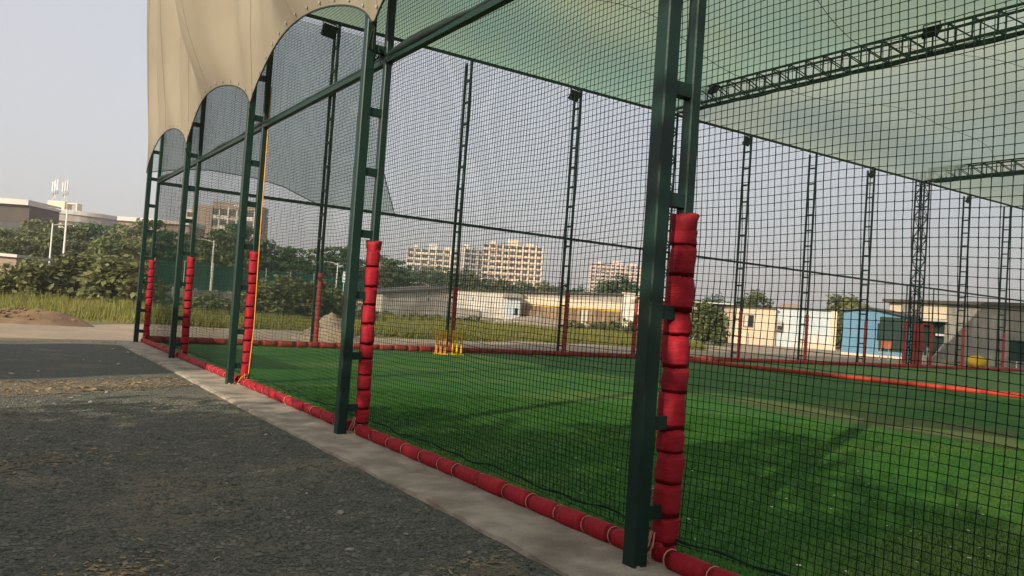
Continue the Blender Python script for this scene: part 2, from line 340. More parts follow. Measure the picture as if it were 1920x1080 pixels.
# ------------------------------------------------------------------ near wall: ladder posts with red padding
RUNGS = [0.28, 0.80, 1.47, 2.10, 2.76, 3.40, 4.08, 4.74, 5.4, 6.05, 6.7, 7.35, 8.0, 8.65, 9.1]
def bevbox(w, d, h, m, name):
    e = 0.008; b = MB(); n = 8
    p = [(-w/2+e, -d/2), (w/2-e, -d/2), (w/2, -d/2+e), (w/2, d/2-e), (w/2-e, d/2), (-w/2+e, d/2), (-w/2, d/2-e), (-w/2, -d/2+e)]
    b.v = [(x, y, 0) for x, y in p]+[(x, y, h) for x, y in p]
    b.f = [tuple(reversed(range(8))), tuple(range(8, 16))]+[(i, (i+1) % 8, 8+(i+1) % 8, 8+i) for i in range(8)]
    return b.mesh(name, m)
OUTER = bevbox(0.105, 0.105, 9.22, GREEN, 'outer_leg'); INNER = bevbox(0.078, 0.078, 9.22, GREEN, 'inner_leg')
RUNG = MB().box((0.0, -0.034, -0.04), (0.135, 0.034, 0.04)).mesh('rung', GREEN)
PLATE = MB().box((-0.09, -0.09, 0), (0.09, 0.09, 0.012)).mesh('base_plate', GREEN)
ORD = ['first', 'second', 'third', 'fourth', 'fifth', 'sixth', 'seventh', 'eighth', 'ninth', 'tenth', 'eleventh', 'twelfth']
def collar(z, r, seed, flare):
    rs = random.Random(seed); b = MB(); n = 14
    for i, (zz, f) in enumerate(((0, 0.86), (0.03, 1.0), (0.07, 1.03), (0.10, flare), (0.112, flare*0.9))):
        for k in range(n):
            a = 2*math.pi*k/n; rr = r*f*(1+0.09*math.sin(4*a+seed)+rs.uniform(-0.05, 0.05))
            b.v.append((rr*math.cos(a), rr*math.sin(a), z+zz+0.012*math.sin(a*2+seed)))
    for i in range(4):
        for k in range(n):
            k2 = (k+1) % n; b.f.append((i*n+k, i*n+k2, (i+1)*n+k2, (i+1)*n+k))
    b.f.append(tuple(4*n+k for k in range(n)))
    return b
for i in range(7):
    y = -SP*i
    lab = ['green steel ladder post with red padding at the corner of the cage', None][0] if i == 0 else \
        'green steel ladder post with red padding on the concrete strip, %s from the corner post' % ORD[i-1]
    t = thing('ladder_post', lab, 'post', (0, y, 0), 0, 'ladder posts along the concrete strip')
    place('outer_leg', OUTER, t, (-0.225, 0, -0.01)); place('inner_leg', INNER, t, (0, 0, 0))
    for z in RUNGS: place('rung', RUNG, t, (-0.174, 0, z+rnd.uniform(-0.02, 0.02)))
    core = MB().tube([(0, 0, 0.10), (0, 0, 2.0)], 0.058, 10).build('padding', RED, t, True)
    z = 0.10
    while z < 1.90:
        h = rnd.uniform(0.135, 0.215)
        if z+h > 1.93: h = 1.95-z
        s = rnd.uniform(0.95, 1.05)
        place('pad_segment', PUFFS[rnd.randrange(4)], core, (rnd.uniform(-.004, .004), rnd.uniform(-.004, .004), z), scale=(s, s, h*1.02), rot=(rnd.uniform(-.03, .03), rnd.uniform(-.03, .03), rnd.choice((0, math.pi/2, math.pi, -math.pi/2))+rnd.uniform(-.1, .1)))
        z += h
    collar(z-0.02, 0.074, i, 1.12).build('top_collar', RED, core, True)
    collar(0.0, 0.068, i+9, 1.05).build('bottom_collar', RED, core, True)
    # twine knotted round the foot
    rr = random.Random(i)
    for k in range(3):
        a0 = rr.uniform(2.2, 4.4)
        MB().tube([(0.075*math.cos(a0), 0.075*math.sin(a0), 0.17), (0.10*math.cos(a0+.15), 0.10*math.sin(a0+.15), 0.09), (0.12*math.cos(a0-.1), 0.12*math.sin(a0-.1), 0.03), (0.13*math.cos(a0+.2), 0.14*math.sin(a0+.3), 0.012)], 0.0045, 4).build('twine', TWINE, t)

def ground_roll(name, label, p0, p1, meshes, tie, seg, r, gaps=(), zj=0.01, ties=True):
    rs = random.Random(len(label)); p0 = Vector(p0); p1 = Vector(p1); d = p1-p0; Ln = d.length; u = d.normalized()
    t = thing(name, label, 'padding', p0); s = 0.0
    q = u.to_track_quat('Z', 'Y').to_euler(); k = 0
    while s < Ln-0.05:
        h = min(seg*rs.uniform(0.75, 1.25), Ln-s)
        for a, b_ in gaps:
            if a <= s < b_: s = b_
            elif s < a < s+h: h = a-s
        m = s+h/2
        if not any(a < m < b_ for a, b_ in gaps):
            o = place('roll_segment', meshes[rs.randrange(len(meshes))], t, u*s+Vector((rs.uniform(-.006, .006), rs.uniform(-.006, .006), rs.uniform(-zj, zj)*0.5)), rot=q, scale=(rs.uniform(.94, 1.06), rs.uniform(.94, 1.06), h*1.01))
            if ties: place('tie', tie, t, u*s, rot=(q[0]+rs.uniform(-.12, .12), q[1]+rs.uniform(-.12, .12), q[2]))
        s += h; k += 1
    return t
ground_roll('padded_ground_roll', 'red tied padding roll along the foot of the net on the concrete strip', (-0.06, -0.02, 0.052), (-0.06, -5.6*SP, 0.052), ROLLS, TIE, 0.33, 0.056, gaps=[(SP*i-0.13, SP*i+0.10) for i in range(1, 6)])
ground_roll('padded_ground_roll', 'dusty red padding roll along the foot of the far net wall', (0.05, -0.07, 0.088), (ROOFX-3, -0.07, 0.088), ROLLS_FAR, TIE_FAR, 0.42, 0.085, ties=True)
# divider roll lying across the turf
t = thing('padded_divider_roll', 'long red padding roll lying across the turf as a divider', 'padding', (0, 0, 0))
for (a, c) in zip(div[:-1], div[1:]):
    p0 = Vector((*a, 0.075)); p1 = Vector((*c, 0.075)); n = max(1, int((p1-p0).length/0.9)); q = (p1-p0).to_track_quat('Z', 'Y').to_euler()
    for k in range(n):
        place('roll_segment', ROLLS_DIV[k % 3], t, p0+(p1-p0)*k/n, rot=q, scale=(1.05, 1.05, (p1-p0).length/n*1.01))

# ------------------------------------------------------------------ nets: every twine is a strand of its own shape, one mesh per net wall
def net_mesh(name, L, H, cell, th, bow=0.03, seed=1, knots=None, z0=0.12, segh=12, segv=6):
    """net in local x (0..L) and z; y is its slack"""
    rs = np.random.RandomState(seed); V = []; F = []; off = 0
    def slack(x, z): return bow*(np.sin(x*1.39+z*0.2)*np.sin(z*0.75+0.4)+0.45*np.sin(x*0.6+z*1.1+1.3)) 
    def jx(x, z): return 0.010*np.sin(z*2.1+x*0.9)+0.007*np.sin(z*5.3+x*2.3)
    def jz(x, z): return 0.014*np.sin(x*1.7+z*0.8)+0.010*np.sin(x*4.1+z*2.1)-0.02*np.abs(np.sin(x*math.pi/SP))*(z/9)
    nx = int(L/cell); nz = int((H-z0)/cell)
    xs = np.arange(nx+1)*cell; zs = z0+np.arange(nz+1)*cell
    sq = np.array([(-1, -1), (1, -1), (1, 1), (-1, 1)])*th/2*0.9
    def strand(P, du, dv):
        nonlocal off
        n = len(P); ring = (P[:, None, :]+sq[None, :, 0:1]*du+sq[None, :, 1:2]*dv).reshape(-1, 3)
        V.append(ring); i = np.arange(n-1)[:, None]*4; k = np.arange(4)[None, :]; k2 = (k+1) % 4
        F.append((np.stack([i+k, i+k2, i+4+k2, i+4+k], -1).reshape(-1, 4))+off); off += n*4
    ex, ey, ez = np.eye(3)
    for x in xs:
        z = np.linspace(z0, H, int((H-z0)/(cell*segv))+2); X = np.full_like(z, x)
        strand(np.stack([X+jx(X, z), slack(X, z), z], 1), ex, ey)
    for z in zs:
        x = np.linspace(0, L, int(L/(cell*segh))+2); Z = np.full_like(x, z)
        strand(np.stack([x, slack(x, Z), Z+jz(x, Z)], 1), ey, ez)
    if knots:
        x0, x1, zt = knots; kx = xs[(xs >= x0) & (xs <= x1)]; kz = zs[zs <= zt]
        X, Z = [a.ravel() for a in np.meshgrid(kx, kz)]
        P = np.stack([X+jx(X, Z), slack(X, Z), Z+jz(X, Z)], 1); r = th*1.25
        oc = np.array([(1, 0, 0), (0, 1, 0), (-1, 0, 0), (0, -1, 0), (0, 0, 1), (0, 0, -1)])*r
        VK = (P[:, None, :]+oc[None]).reshape(-1, 3)
        fk = np.array([(0, 1, 4, 4), (1, 2, 4, 4), (2, 3, 4, 4), (3, 0, 4, 4), (1, 0, 5, 5), (2, 1, 5, 5), (3, 2, 5, 5), (0, 3, 5, 5)])
        tri = (fk[None, :, :3]+(np.arange(len(P))*6)[:, None, None]+off).reshape(-1, 3)
        VV = np.concatenate(V+[VK]); FQ = np.concatenate(F); q1 = FQ[:, [0, 1, 2]]; q2 = FQ[:, [0, 2, 3]]
        return np_mesh(name, VV, np.concatenate([q1, q2, tri]), NET)
    return np_mesh(name, np.concatenate(V), np.concatenate(F), NET)
nm = net_mesh('cage_net', 5.7*SP, 9.1, 0.0435, 0.0035, 0.035, 1, knots=(2.4*SP, 5*SP, 4.8))
o = place('cage_net', nm, None, (0.045, 0, 0), rotz=-math.pi/2)
tag(o, 'dark green knotted net hung on the posts along the concrete strip', 'net')
nm = net_mesh('cage_net', ROOFX-4, 9.1, 0.085, 0.0042, 0.03, 2, segh=20, segv=20)
o = place('cage_net', nm, None, (0, 0.05, 0))
tag(o, 'dark green net of the far cage wall behind the wicket stumps', 'net')
# bunched net rope along the foot of the near net
b = MB(); pts = []
for k in range(260):
    s = k/259*5.6*SP; pts.append((0.03+0.012*math.sin(s*9), -s, 0.15+0.012*math.sin(s*5.1)+0.008*math.sin(s*13)))
b.tube(pts, [0.007+0.003*math.sin(k*1.9) for k in range(260)], 5)
tag(b.build('hem_rope', NET), 'dark lashed hem rope along the foot of the near net', 'rope')

# ------------------------------------------------------------------ rails
b = MB().box((-0.035, -5.8*SP, 3.965), (0.035, 0.05, 4.035))
t = thing('mid_rail', 'green steel rail at mid height along the near net, with bunched netting', 'rail'); b.build('bar', GREEN, t)
b = MB(); pts = []; rad = []
for k in range(300):
    s = 0.3+k/299*5.5*SP; w = max(0.15, math.sin(s*0.9+1)*0.6+math.sin(s*2.3)*0.4)
    pts.append((-0.02, -s, 4.035+0.02*w)); rad.append(0.018+0.038*w)
b.tube(pts, rad, 6); b.build('bunched_net', DARK, t, True)
b = MB().box((0.04, -0.035, 3.95), (ROOFX-3, 0.035, 4.03)); tag(b.build('mid_rail', GREEN), 'thin dark rail at mid height across the far net wall', 'rail')
b = MB().box((-0.3, -0.04, 9.12), (ROOFX-3, 0.04, 9.20)); tag(b.build('top_rail', DARK), 'dark top rail under the roof edge of the far net wall', 'rail')
b = MB().box((-0.04, -5.9*SP, 9.12), (0.04, -0.06, 9.20)); tag(b.build('top_rail', DARK), 'top rail of the near net wall under the roof canopy', 'rail')

# ------------------------------------------------------------------ far wall: slim ladder posts, padded, with floodlights
LEGB = bevbox(0.075, 0.075, 9.12, GREEN, 'leg'); RUNGB = MB().box((-0.03, 0.0, -0.03), (0.03, 0.30, 0.03)).mesh('rung', GREEN)
def far_pad(h, seed):
    rs = random.Random(seed); b = MB(); n = 9; z = 0.12; rings = []
    while z < h:
        d = rs.uniform(0.13, 0.18)
        for f, q in ((0, .84), (.25, 1), (.75, 1), (.98, .84)): rings.append((z+d*f, 0.075*q*rs.uniform(.96, 1.04)))
        z += d
    for zz, r in rings:
        for k in range(n): a = 2*math.pi*k/n; b.v.append((r*math.cos(a), r*math.sin(a), zz))
    for i in range(len(rings)-1):
        for k in range(n): k2 = (k+1) % n; b.f.append((i*n+k, i*n+k2, (i+1)*n+k2, (i+1)*n+k))
    b.f.append(tuple((len(rings)-1)*n+k for k in range(n)))
    return b.mesh('padding', REDFAR, True)
FPAD = [far_pad(1.98, s) for s in range(3)]
def floodlight(label, loc, rotz, tilt=0.5, s=1.0, arm=True):
    t = thing('floodlight', label, 'floodlight', loc, rotz, 'floodlights under the roof')
    h = MB().cbox((0, 0, 0), (0.42*s, 0.10*s, 0.34*s)); ho = h.build('housing', BLACK, t); ho.rotation_euler = (tilt, 0, 0)
    for k in range(5): MB().box((-0.20*s, 0.05*s, (-0.14+k*0.065)*s), (0.20*s, 0.085*s, (-0.125+k*0.065)*s)).build('fin', BLACK, ho)
    MB().box((-0.185*s, -0.058*s, -0.145*s), (0.185*s, -0.0505*s, 0.145*s)).build('lens', GLASS, ho)
    b = MB(); b.box((-0.235*s, -0.015, -0.02), (-0.215*s, 0.015, 0.24*s)); b.box((0.215*s, -0.015, -0.02), (0.235*s, 0.015, 0.24*s)); b.box((-0.213*s, -0.015, 0.215*s), (0.213*s, 0.015, 0.235*s)); b.build('bracket', DARK, t)
    return t
lights = {1: 1, 3: 1, 5: 1, 7: 1, 9: 1}
for k in range(1, 12):
    if k in (4, 8): continue
    x = BP*k+(0.1 if k in (5, ) else 0)
    t = thing('net_post', 'slim double-legged net post with red padding, %s from the corner along the far wall' % ORD[k-1], 'post', (x, 0, 0), 0, 'slim posts of the far net wall')
    place('leg', LEGB, t, (0, 0, 0)); place('leg', LEGB, t, (0, 0.34, 0))
    for q in range(13): place('rung', RUNGB, t, (0, 0.02, 0.35+q*0.68))
    place('padding', FPAD[k % 3], t, (0, 0, 0))
    if k in (1, 3, 5, 6, 7, 9) and k != 6:
        floodlight('black floodlight at the top of the %s post of the far net wall' % ORD[k-1], (x-0.30, -0.05, 8.86), 0.25, 0.55)
# ------------------------------------------------------------------ lattice columns, gates, roof trusses
def lattice_column(x, label):
    t = thing('lattice_column', label, 'column', (x, 0.12, 0), 0, 'lattice columns of the far wall')
    w = 0.22
    for sx in (-w, w):
        for sy in (-w, w): MB().cbox((sx, sy, 4.85), (0.06, 0.06, 9.7)).build('chord', DARK, t)
    n = 18; h = 9.5/n
    me1 = MB().tube([(-w, -w, 0), (w, -w, h)], 0.018, 4).mesh('brace', DARK); me2 = MB().tube([(w, -w, 0), (-w, -w, h)], 0.018, 4).mesh('brace', DARK)
    bar = MB().box((-w+.03, -w-.018, -.018), (w-.03, -w+.018, .018)).mesh('batten', DARK)
    for k in range(n):
        for a in range(4):
            place('brace', me1 if (k+a) % 2 else me2, t, (0, 0, 0.05+k*h), rotz=a*math.pi/2); place('batten', bar, t, (0, 0, 0.05+k*h), rotz=a*math.pi/2)
    return t
def pad_bar(name, p0, p1, m, parent, r=0.058):
    p0 = Vector(p0); p1 = Vector(p1); n = max(2, int((p1-p0).length/0.16)); pts = []; rad = []
    for i in range(n):
        for f, q in ((0.02, .84), (0.25, 1), (0.75, 1), (0.97, .86)): pts.append(p0+(p1-p0)*((i+f)/n)); rad.append(r*q)
    return MB().tube(pts, rad, 8).build(name, m, parent, True)
for ci, (k, nm_) in enumerate(((4, 'first'), (8, 'second'))):
    x = BP*k-0.05
    lattice_column(x, 'dark lattice column of the far wall under the %s roof truss from the corner' % nm_)
    pp = thing('column_padding', 'red padding board wrapped on the foot of the %s lattice column' % nm_, 'padding', (x, -0.16, 0), 0, 'padding on the lattice columns')
    for q in range(11): MB().box((-0.26, -0.02, 0.10+q*0.188), (0.26, 0.035, 0.10+q*0.188+0.178)).build('pad_segment', REDFAR, pp)
    MB().box((-0.245, 0.036, 0.1), (0.245, 0.05, 2.15)).build('backing', REDFAR, pp)
    for sd in (-1, 1):
        g = thing('padded_gate', 'red padded gate frame %s the %s lattice column' % ('between the nearer slim post and' if sd < 0 else 'on the far side of', nm_), 'gate', (x+sd*0.28, -0.07, 0), 0, 'padded gate frames')
        e = sd*0.92
        pad_bar('stile', (e, 0, 0.12), (e, 0, 2.16), REDFAR, g, 0.075); pad_bar('stile', (sd*0.06, 0, 0.12), (sd*0.06, 0, 2.10), REDFAR, g, 0.05)
        pad_bar('top_bar', (sd*0.06, 0, 2.17), (e, 0, 2.19), REDFAR, g, 0.055); pad_bar('middle_bar', (sd*0.10, 0, 1.05), (e-sd*0.07, 0, 1.05), REDFAR, g, 0.028)
        MB().box((e-0.022, -0.022, 2.24), (e+0.022, 0.022, 3.955)).build('upright', DARK, g)
def roof_truss(x, label, zb=9.24, zt=9.80):
    t = thing('roof_truss', label, 'truss', (x, 0, 0), 0, 'roof trusses'); L = 5.9*SP; w = 0.20
    def rise(s): return 0.0
    for sx in (-w, w):
        MB().box((sx-.03, -L, zt-.03), (sx+.03, -0.2, zt+.03)).build('top_chord', GREEN, t)
        MB().box((sx-.035, -L, zb-.035), (sx+.035, -0.1, zb+.035)).build('bottom_chord', GREEN, t)
    n = 42; h = (L-0.4)/n
    vert = MB().box((-.018, -.018, zb+.035), (.018, .018, zt-.03)).mesh('vertical', GREEN)
    dia = MB().tube([(0, 0, zt-0.03), (0, -h, zb+0.03)], 0.022, 4).mesh('diagonal', GREEN)
    cr = MB().box((-w+.035, -.015, zb-.015), (w-.035, .015, zb+.015)).mesh('cross_bar', GREEN)
    crt = MB().box((-w+.035, -.015, zt-.015), (w-.035, .015, zt+.015)).mesh('cross_bar', GREEN)
    for k in range(n):
        y = -0.25-k*h
        for sx in (-w, w): place('vertical', vert, t, (sx, y, 0)); place('diagonal', dia, t, (sx, y, 0))
        place('cross_bar', cr, t, (0, y, 0)); place('cross_bar', crt, t, (0, y, 0))
    bb = MB(); pts = []; rad = []
    for k in range(160):
        s = 0.3+k/159*(L-0.5); pts.append((w, -s, zb-0.05-0.02*math.sin(s*1.3)**2)); rad.append(0.03+0.02*abs(math.sin(s*2.1)))
    bb.tube(pts, rad, 6); bb.build('bunched_net', DARK, t, True)
    return t
roof_truss(BP*4, 'green lattice roof truss above the red divider roll')
roof_truss(BP*8, 'green lattice roof truss ending on the second lattice column')
roof_truss(BP*12, 'green lattice roof truss at the end of the cage')
floodlight('black floodlight fixed on the near truss close to the far wall', (BP*4-0.35, -2.3, 9.55), math.pi/2, 0.6, 0.9)
floodlight('black floodlight fixed on the near truss over the middle of the turf', (BP*4-0.35, -9.9, 9.62), math.pi/2, 0.6, 1.0)

# ------------------------------------------------------------------ roof canopy, side curtain, shade sail
def roof_z(X, Y):
    ramp = np.clip(-Y/2.6, 0, 1); ramp = ramp*ramp*(3-2*ramp)
    r = np.abs(np.sin(math.pi*X/(4*BP)))
    return 9.22+ramp*(0.66+1.55*r*np.clip(-Y/7, 0.15, 1))+0.05*ramp*vnoise(X, Y, 11, 3, 0.7)+0.02*np.sin(X*1.2+Y*0.3)*ramp
xs = np.linspace(-0.42, ROOFX+0.5, 170); ysr = np.linspace(-6*SP, 0.12, 90); X, Y = np.meshgrid(xs, ysr); Z = roof_z(X, Y)
nx, ny = len(xs), len(ysr); I, J = np.meshgrid(np.arange(nx-1), np.arange(ny-1)); a = (J*nx+I).ravel()
t = thing('roof_canopy', 'green translucent shade cloth roof stretched over the trusses', 'canopy', (0, 0, 0))
VR = np.stack([X.ravel(), Y.ravel(), Z.ravel()], 1); FR = np.stack([a, a+1, a+nx+1, a+nx], 1); cx_ = VR[FR[:, 0], 0]
for lo_, hi_, m_ in ((-1, 4*BP, ROOF1), (4*BP, 8*BP, ROOF), (8*BP, 99, ROOF)):
    Fm = FR[(cx_ >= lo_) & (cx_ < hi_)]; used, inv = np.unique(Fm, return_inverse=True)
    place('cloth', np_mesh('cloth', VR[used], inv.reshape(-1, 4), m_, True), t)
for y in (-3.2, -7.6, -12.0, -16.5, -21):
    xx = np.linspace(-0.3, ROOFX, 110); yy = y+0.5*np.sin(xx*0.36)+0.2*np.sin(xx*0.9)
    MB().tube(list(zip(xx, yy, roof_z(xx, yy)-0.03)), 0.009, 4).build('seam', DARK, t)
MB().tube([(x, 0.10, float(roof_z(np.array(x), np.array(0.1)))) for x in np.linspace(-0.4, ROOFX, 60)], 0.022, 5).build('edge_hem', DARK, t)

# side curtain: scalloped bottom hooked to the posts at 4.12 m, apex 4.75 m, rising to the roof
def skirt_bottom(y):
    s = (-y-0.35)/SP if y < -0.35 else 0.0
    tt = s-math.floor(s); a = max(0.0, 1-(2*tt-1)**2)
    return 4.16+0.66*a**0.62
def skirt_off(y, v):
    s = (-y-0.35)/SP; tt = s-math.floor(s)
    hook = math.cos(math.pi*tt)**2
    bul = 0.03+(0.12 if s < 1 else 0.70)*(1-abs(math.cos(math.pi*tt))**2.2)*math.sin(math.pi*min(1, v*0.8+0.02))**0.7+0.24*v
    crease = min(1, v*6)*2.3*(0.05*math.sin(tt*12.5+0.6+v*1.2)*(1-v*0.6)+0.035*math.sin(y*2.7+v*2)+0.025*math.sin(y*5.3-v*2.5)*(1-v))
    return -0.31-bul-crease
nyk, nv = 300, 34; V = []; F = []
for i in range(nyk):
    y = -0.3-(5.75*SP)*i/(nyk-1); zb_ = skirt_bottom(y)
    for j in range(nv):
        v = j/(nv-1); top = 9.75; V.append((skirt_off(y, v)*1.0, y+0.12*(1-v)*0, zb_+(top-zb_)*v))
for i in range(nyk-1):
    for j in range(nv-1): F.append((i*nv+j, i*nv+j+1, (i+1)*nv+j+1, (i+1)*nv+j))
t = thing('side_curtain', 'beige canvas side curtain with scalloped hem hanging outside the near posts', 'curtain')
place('cloth', np_mesh('cloth', V, F, SKIRT, True), t)
MB().tube([V[i*nv] for i in range(nyk)], 0.012, 5).build('hem', DARK, t)
MB().tube([V[j] for j in range(nv)], 0.012, 5).build('hem', SKIRT, t)
for k in range(0, 6):
    for dy in (0.10, SP*0.5):
        y = -0.35-SP*k-dy; zb_ = skirt_bottom(y)
        MB().tube([(skirt_off(y, j/16)-0.004, y, zb_+(9.75-zb_)*j/16) for j in range(17)], 0.006, 4).build('seam', SKIRT, t)
    for q in range(12):
        y = -0.45-SP*k-q*SP/12; MB().cbox((skirt_off(y, 0.012)-0.012, y, skirt_bottom(y)+0.06), (0.008, 0.03, 0.03)).build('eyelet', METAL, t)
# hooks of the curtain
for k in range(1, 6):
    y = -0.35-SP*k; MB().tube([(skirt_off(y, 0), y, 4.16), (-0.24, -SP*k-0.02, 4.05)], 0.012, 5).build('hook_rope', DARK, t)
# grey shade sail on the first bays of the far wall
low = [(-0.1, 4.30), (0.58, 4.47), (1.3, 4.56), (2.4, 4.54), (3.28, 4.41), (4.22, 4.07), (5.4, 4.05), (6.69, 4.06)]
rgt = [(6.69, 4.06), (6.36, 4.91), (6.07, 5.73), (5.98, 6.5), (6.06, 7.16), (6.19, 8.14), (6.40, 9.14)]
def lerp(pts, s):
    s = s*(len(pts)-1); i = min(int(s), len(pts)-2); f = s-i; return (pts[i][0]*(1-f)+pts[i+1][0]*f, pts[i][1]*(1-f)+pts[i+1][1]*f)
nu, nv2 = 40, 30; V = []; F = []
for i in range(nu):
    uu = i/(nu-1); lx, lz = lerp(low, uu)
    for j in range(nv2):
        v = j/(nv2-1); rx, rz = lerp(rgt, v); x = lx+(rx-6.69)*uu**2*1.0+0*v; z = lz+(9.14-lz)*v
        V.append((x, 0.46+0.25*math.sin(math.pi*v)*math.sin(math.pi*min(1, uu*1.02))+0.02*math.sin(uu*22), z))
for i in range(nu-1):
    for j in range(nv2-1): F.append((i*nv2+j, i*nv2+j+1, (i+1)*nv2+j+1, (i+1)*nv2+j))
t = thing('shade_sail', 'grey see-through shade sail with curved edge at the corner of the far wall', 'sail'); place('cloth', np_mesh('cloth', V, F, SAIL, True), t)
MB().tube([V[i*nv2] for i in range(nu)], 0.014, 4).build('hem', DARK, t); MB().tube([V[(nu-1)*nv2+j] for j in range(nv2)], 0.014, 4).build('hem', DARK, t)

# ropes and cables on the near posts
b = MB(); y3 = -2*SP
b.tube([(0.03, y3-0.085, 4.6), (0.035, y3-0.09, 2.4), (0.05, y3-0.10, 0.9), (0.02, y3-0.11, 0.16), (-0.02, y3-0.10, 0.02)], 0.009, 5)
b.tube([(0.02, y3-0.11, 0.17), (-0.10, y3-0.16, 0.12), (-0.14, y3-0.12, 0.02), (-0.05, y3-0.20, 0.015), (0.0, y3-0.28, 0.02)], 0.008, 5)
tag(b.build('rope', ROPE, None, True), 'orange rope hanging down a padded ladder post to a loop on the concrete', 'rope')
b = MB(); y4 = -3*SP
b.tube([(-0.20, y4-0.06, 5.6), (-0.24, y4-0.07, 4.9), (-0.19, y4-0.06, 4.5), (-0.21, y4-0.05, 4.1), (-0.17, y4-0.06, 3.95)], 0.009, 5)
b.tube([(-0.22, y4-0.05, 5.6), (-0.17, y4-0.06, 4.8), (-0.20, y4-0.06, 4.3)], 0.008, 5)
tag(b.build('cable', BLACK, None, True), 'thin black cables dangling between the legs of a ladder post', 'cable')
# tarp leftover tied round the rail at that post
b = MB(); rr = random.Random(3)
for k in range(7):
    a = rr.uniform(0, 6.28); b.tube([(-0.06, y4-0.02, 4.05), (-0.06+0.10*math.cos(a), y4+0.10*math.sin(a), 4.05+rr.uniform(-.1, .12)), (-0.08+0.14*math.cos(a+.6), y4+0.12*math.sin(a+.6), 4.0+rr.uniform(-.12, .05))], [0.02, 0.012, 0.004], 5)
tag(b.build('net_knot', NET), 'knot of netting tied where the rail meets the post', 'knot')

# ------------------------------------------------------------------ cricket stumps by the far wall
def stumps(x, y, rz, m, label):
    t = thing('stump_set', label, 'stumps', (x, y, 0.008), rz, 'plastic stump sets')
    MB().box((-0.22, -0.05, 0), (0.22, 0.05, 0.03)).build('base', m, t)
    for k in (-1, 0, 1): MB().tube([(k*0.125, 0, 0.03), (k*0.125, 0, 0.69), (k*0.125, 0, 0.715)], [0.036, 0.036, 0.024], 8).build('stump', m, t)
    for k in (-1, 1): MB().tube([(k*0.118, 0, 0.722), (k*0.008, 0, 0.722)], 0.008, 6).build('bail', m, t)
g1 = gnd(846, 667); g2 = gnd(861, 668)
stumps(float(g1[0])-0.18, -1.15, -0.45, ORANGE, 'orange plastic cricket stumps standing before the second slim far post')
stumps(float(g1[0])+0.36, -1.15, -0.35, YELLOW, 'yellow plastic cricket stumps standing beside the orange stumps')

# ------------------------------------------------------------------ foliage
def leaf_cloud(name, m, seed, n_clumps, per, size, shape='layer', leaf=(1.0, 0.55)):
    """crown in a unit-ish volume: clumps of leaf quads. x,y in -1..1, z in 0..1"""
    rs = np.random.RandomState(seed); C = []; S = []
    while len(C) < n_clumps:
        p = rs.uniform(-1, 1, 3); p[2] = rs.uniform(0, 1)
        r = math.hypot(p[0], p[1])
        lim = (1-abs(p[2]-0.42)**1.7*1.9) if shape == 'layer' else (1-max(0, p[2]-0.35)**2*2.2)
        if r > lim*(0.82+0.18*math.sin(5*math.atan2(p[1], p[0])+seed)): continue
        if r < 0.35*lim and rs.rand() < 0.6: continue
        if shape == 'layer': p[2] = (np.floor(p[2]*6)+0.5+0.35*rs.randn())/6
        C.append(p); S.append(rs.uniform(0.6, 1.3))
    C = np.array(C); S = np.array(S); N = n_clumps*per; ci = np.repeat(np.arange(n_clumps), per)
    d = rs.randn(N, 3); d /= np.linalg.norm(d, axis=1)[:, None]; d *= rs.rand(N, 1)**0.45
    sc = np.array((0.26, 0.26, 0.055)) if shape == 'layer' else np.array((0.21, 0.21, 0.17))
    P = C[ci]+d*sc*S[ci][:, None]
    nrm = rs.randn(N, 3)*0.55+np.array((0, 0, 1.0))+d*0.5; nrm /= np.linalg.norm(nrm, axis=1)[:, None]
    t = np.cross(nrm, rs.randn(N, 3)); t /= np.linalg.norm(t, axis=1)[:, None]; bt = np.cross(nrm, t)
    l = size*rs.uniform(0.6, 1.3, (N, 1))
    return P, t*l*leaf[0], bt*l*leaf[1]
def crown_mesh(name, m, P, T, B, scale):
    sc = np.array(scale); P = P*sc; V = np.stack([P-T, P+B-T*0.1, P+T, P-B-T*0.1], 1).reshape(-1, 3)
    F = np.arange(len(V)).reshape(-1, 4); return np_mesh(name, V, F, m)
def trunk_mesh(name, h, r, spread, seed, limbs=7, z_split=0.35):
    rs = random.Random(seed); b = MB()
    b.tube([(0, 0, -0.2), (0.02*h, 0, h*z_split*0.6), (0.0, 0.03*h, h*z_split), (0.03*h, 0, h*0.75)], [r*1.25, r, r*0.8, r*0.3], 8)
    for k in range(limbs):
        a = 2*math.pi*k/limbs+rs.uniform(-.4, .4); z = h*rs.uniform(z_split*0.5, z_split*1.2); e = spread*rs.uniform(0.5, 0.95)
        p1 = (e*0.5*math.cos(a), e*0.5*math.sin(a), z+h*rs.uniform(.15, .3)); p2 = (e*math.cos(a+.2), e*math.sin(a+.2), z+h*rs.uniform(.25, .5))
        b.tube([(0.01*h, 0.01*h, z), p1, p2], [r*0.5, r*0.32, r*0.1], 5)
        for q in range(2):
            a2 = a+rs.uniform(-.9, .9); b.tube([p1, (p1[0]+e*.35*math.cos(a2), p1[1]+e*.35*math.sin(a2), p1[2]+h*rs.uniform(.08, .3))], [r*0.22, r*0.06], 4)
    return b.mesh(name, BARK, True)
KIND = {}
def make_kind(key, m, seed, h, w, z0, n_clumps, per, size, shape, leaf=(1.0, 0.55), limbs=7, r=0.14):
    P, T, B = leaf_cloud(key, m, seed, n_clumps, per, size, shape, leaf)
    cm = crown_mesh('crown', m, P, T, B, (w, w, h-z0)); KIND[key] = (cm, trunk_mesh('trunk', h*0.9, r, w*0.9, seed, limbs, z0/h+0.08), z0)
for s in range(3):
    make_kind('layer%d' % s, (LEAF_A, LEAF_A, LEAF_B)[s], 40+s, 8.0, 4.2, 1.9, 150, 34, 0.26, 'layer')
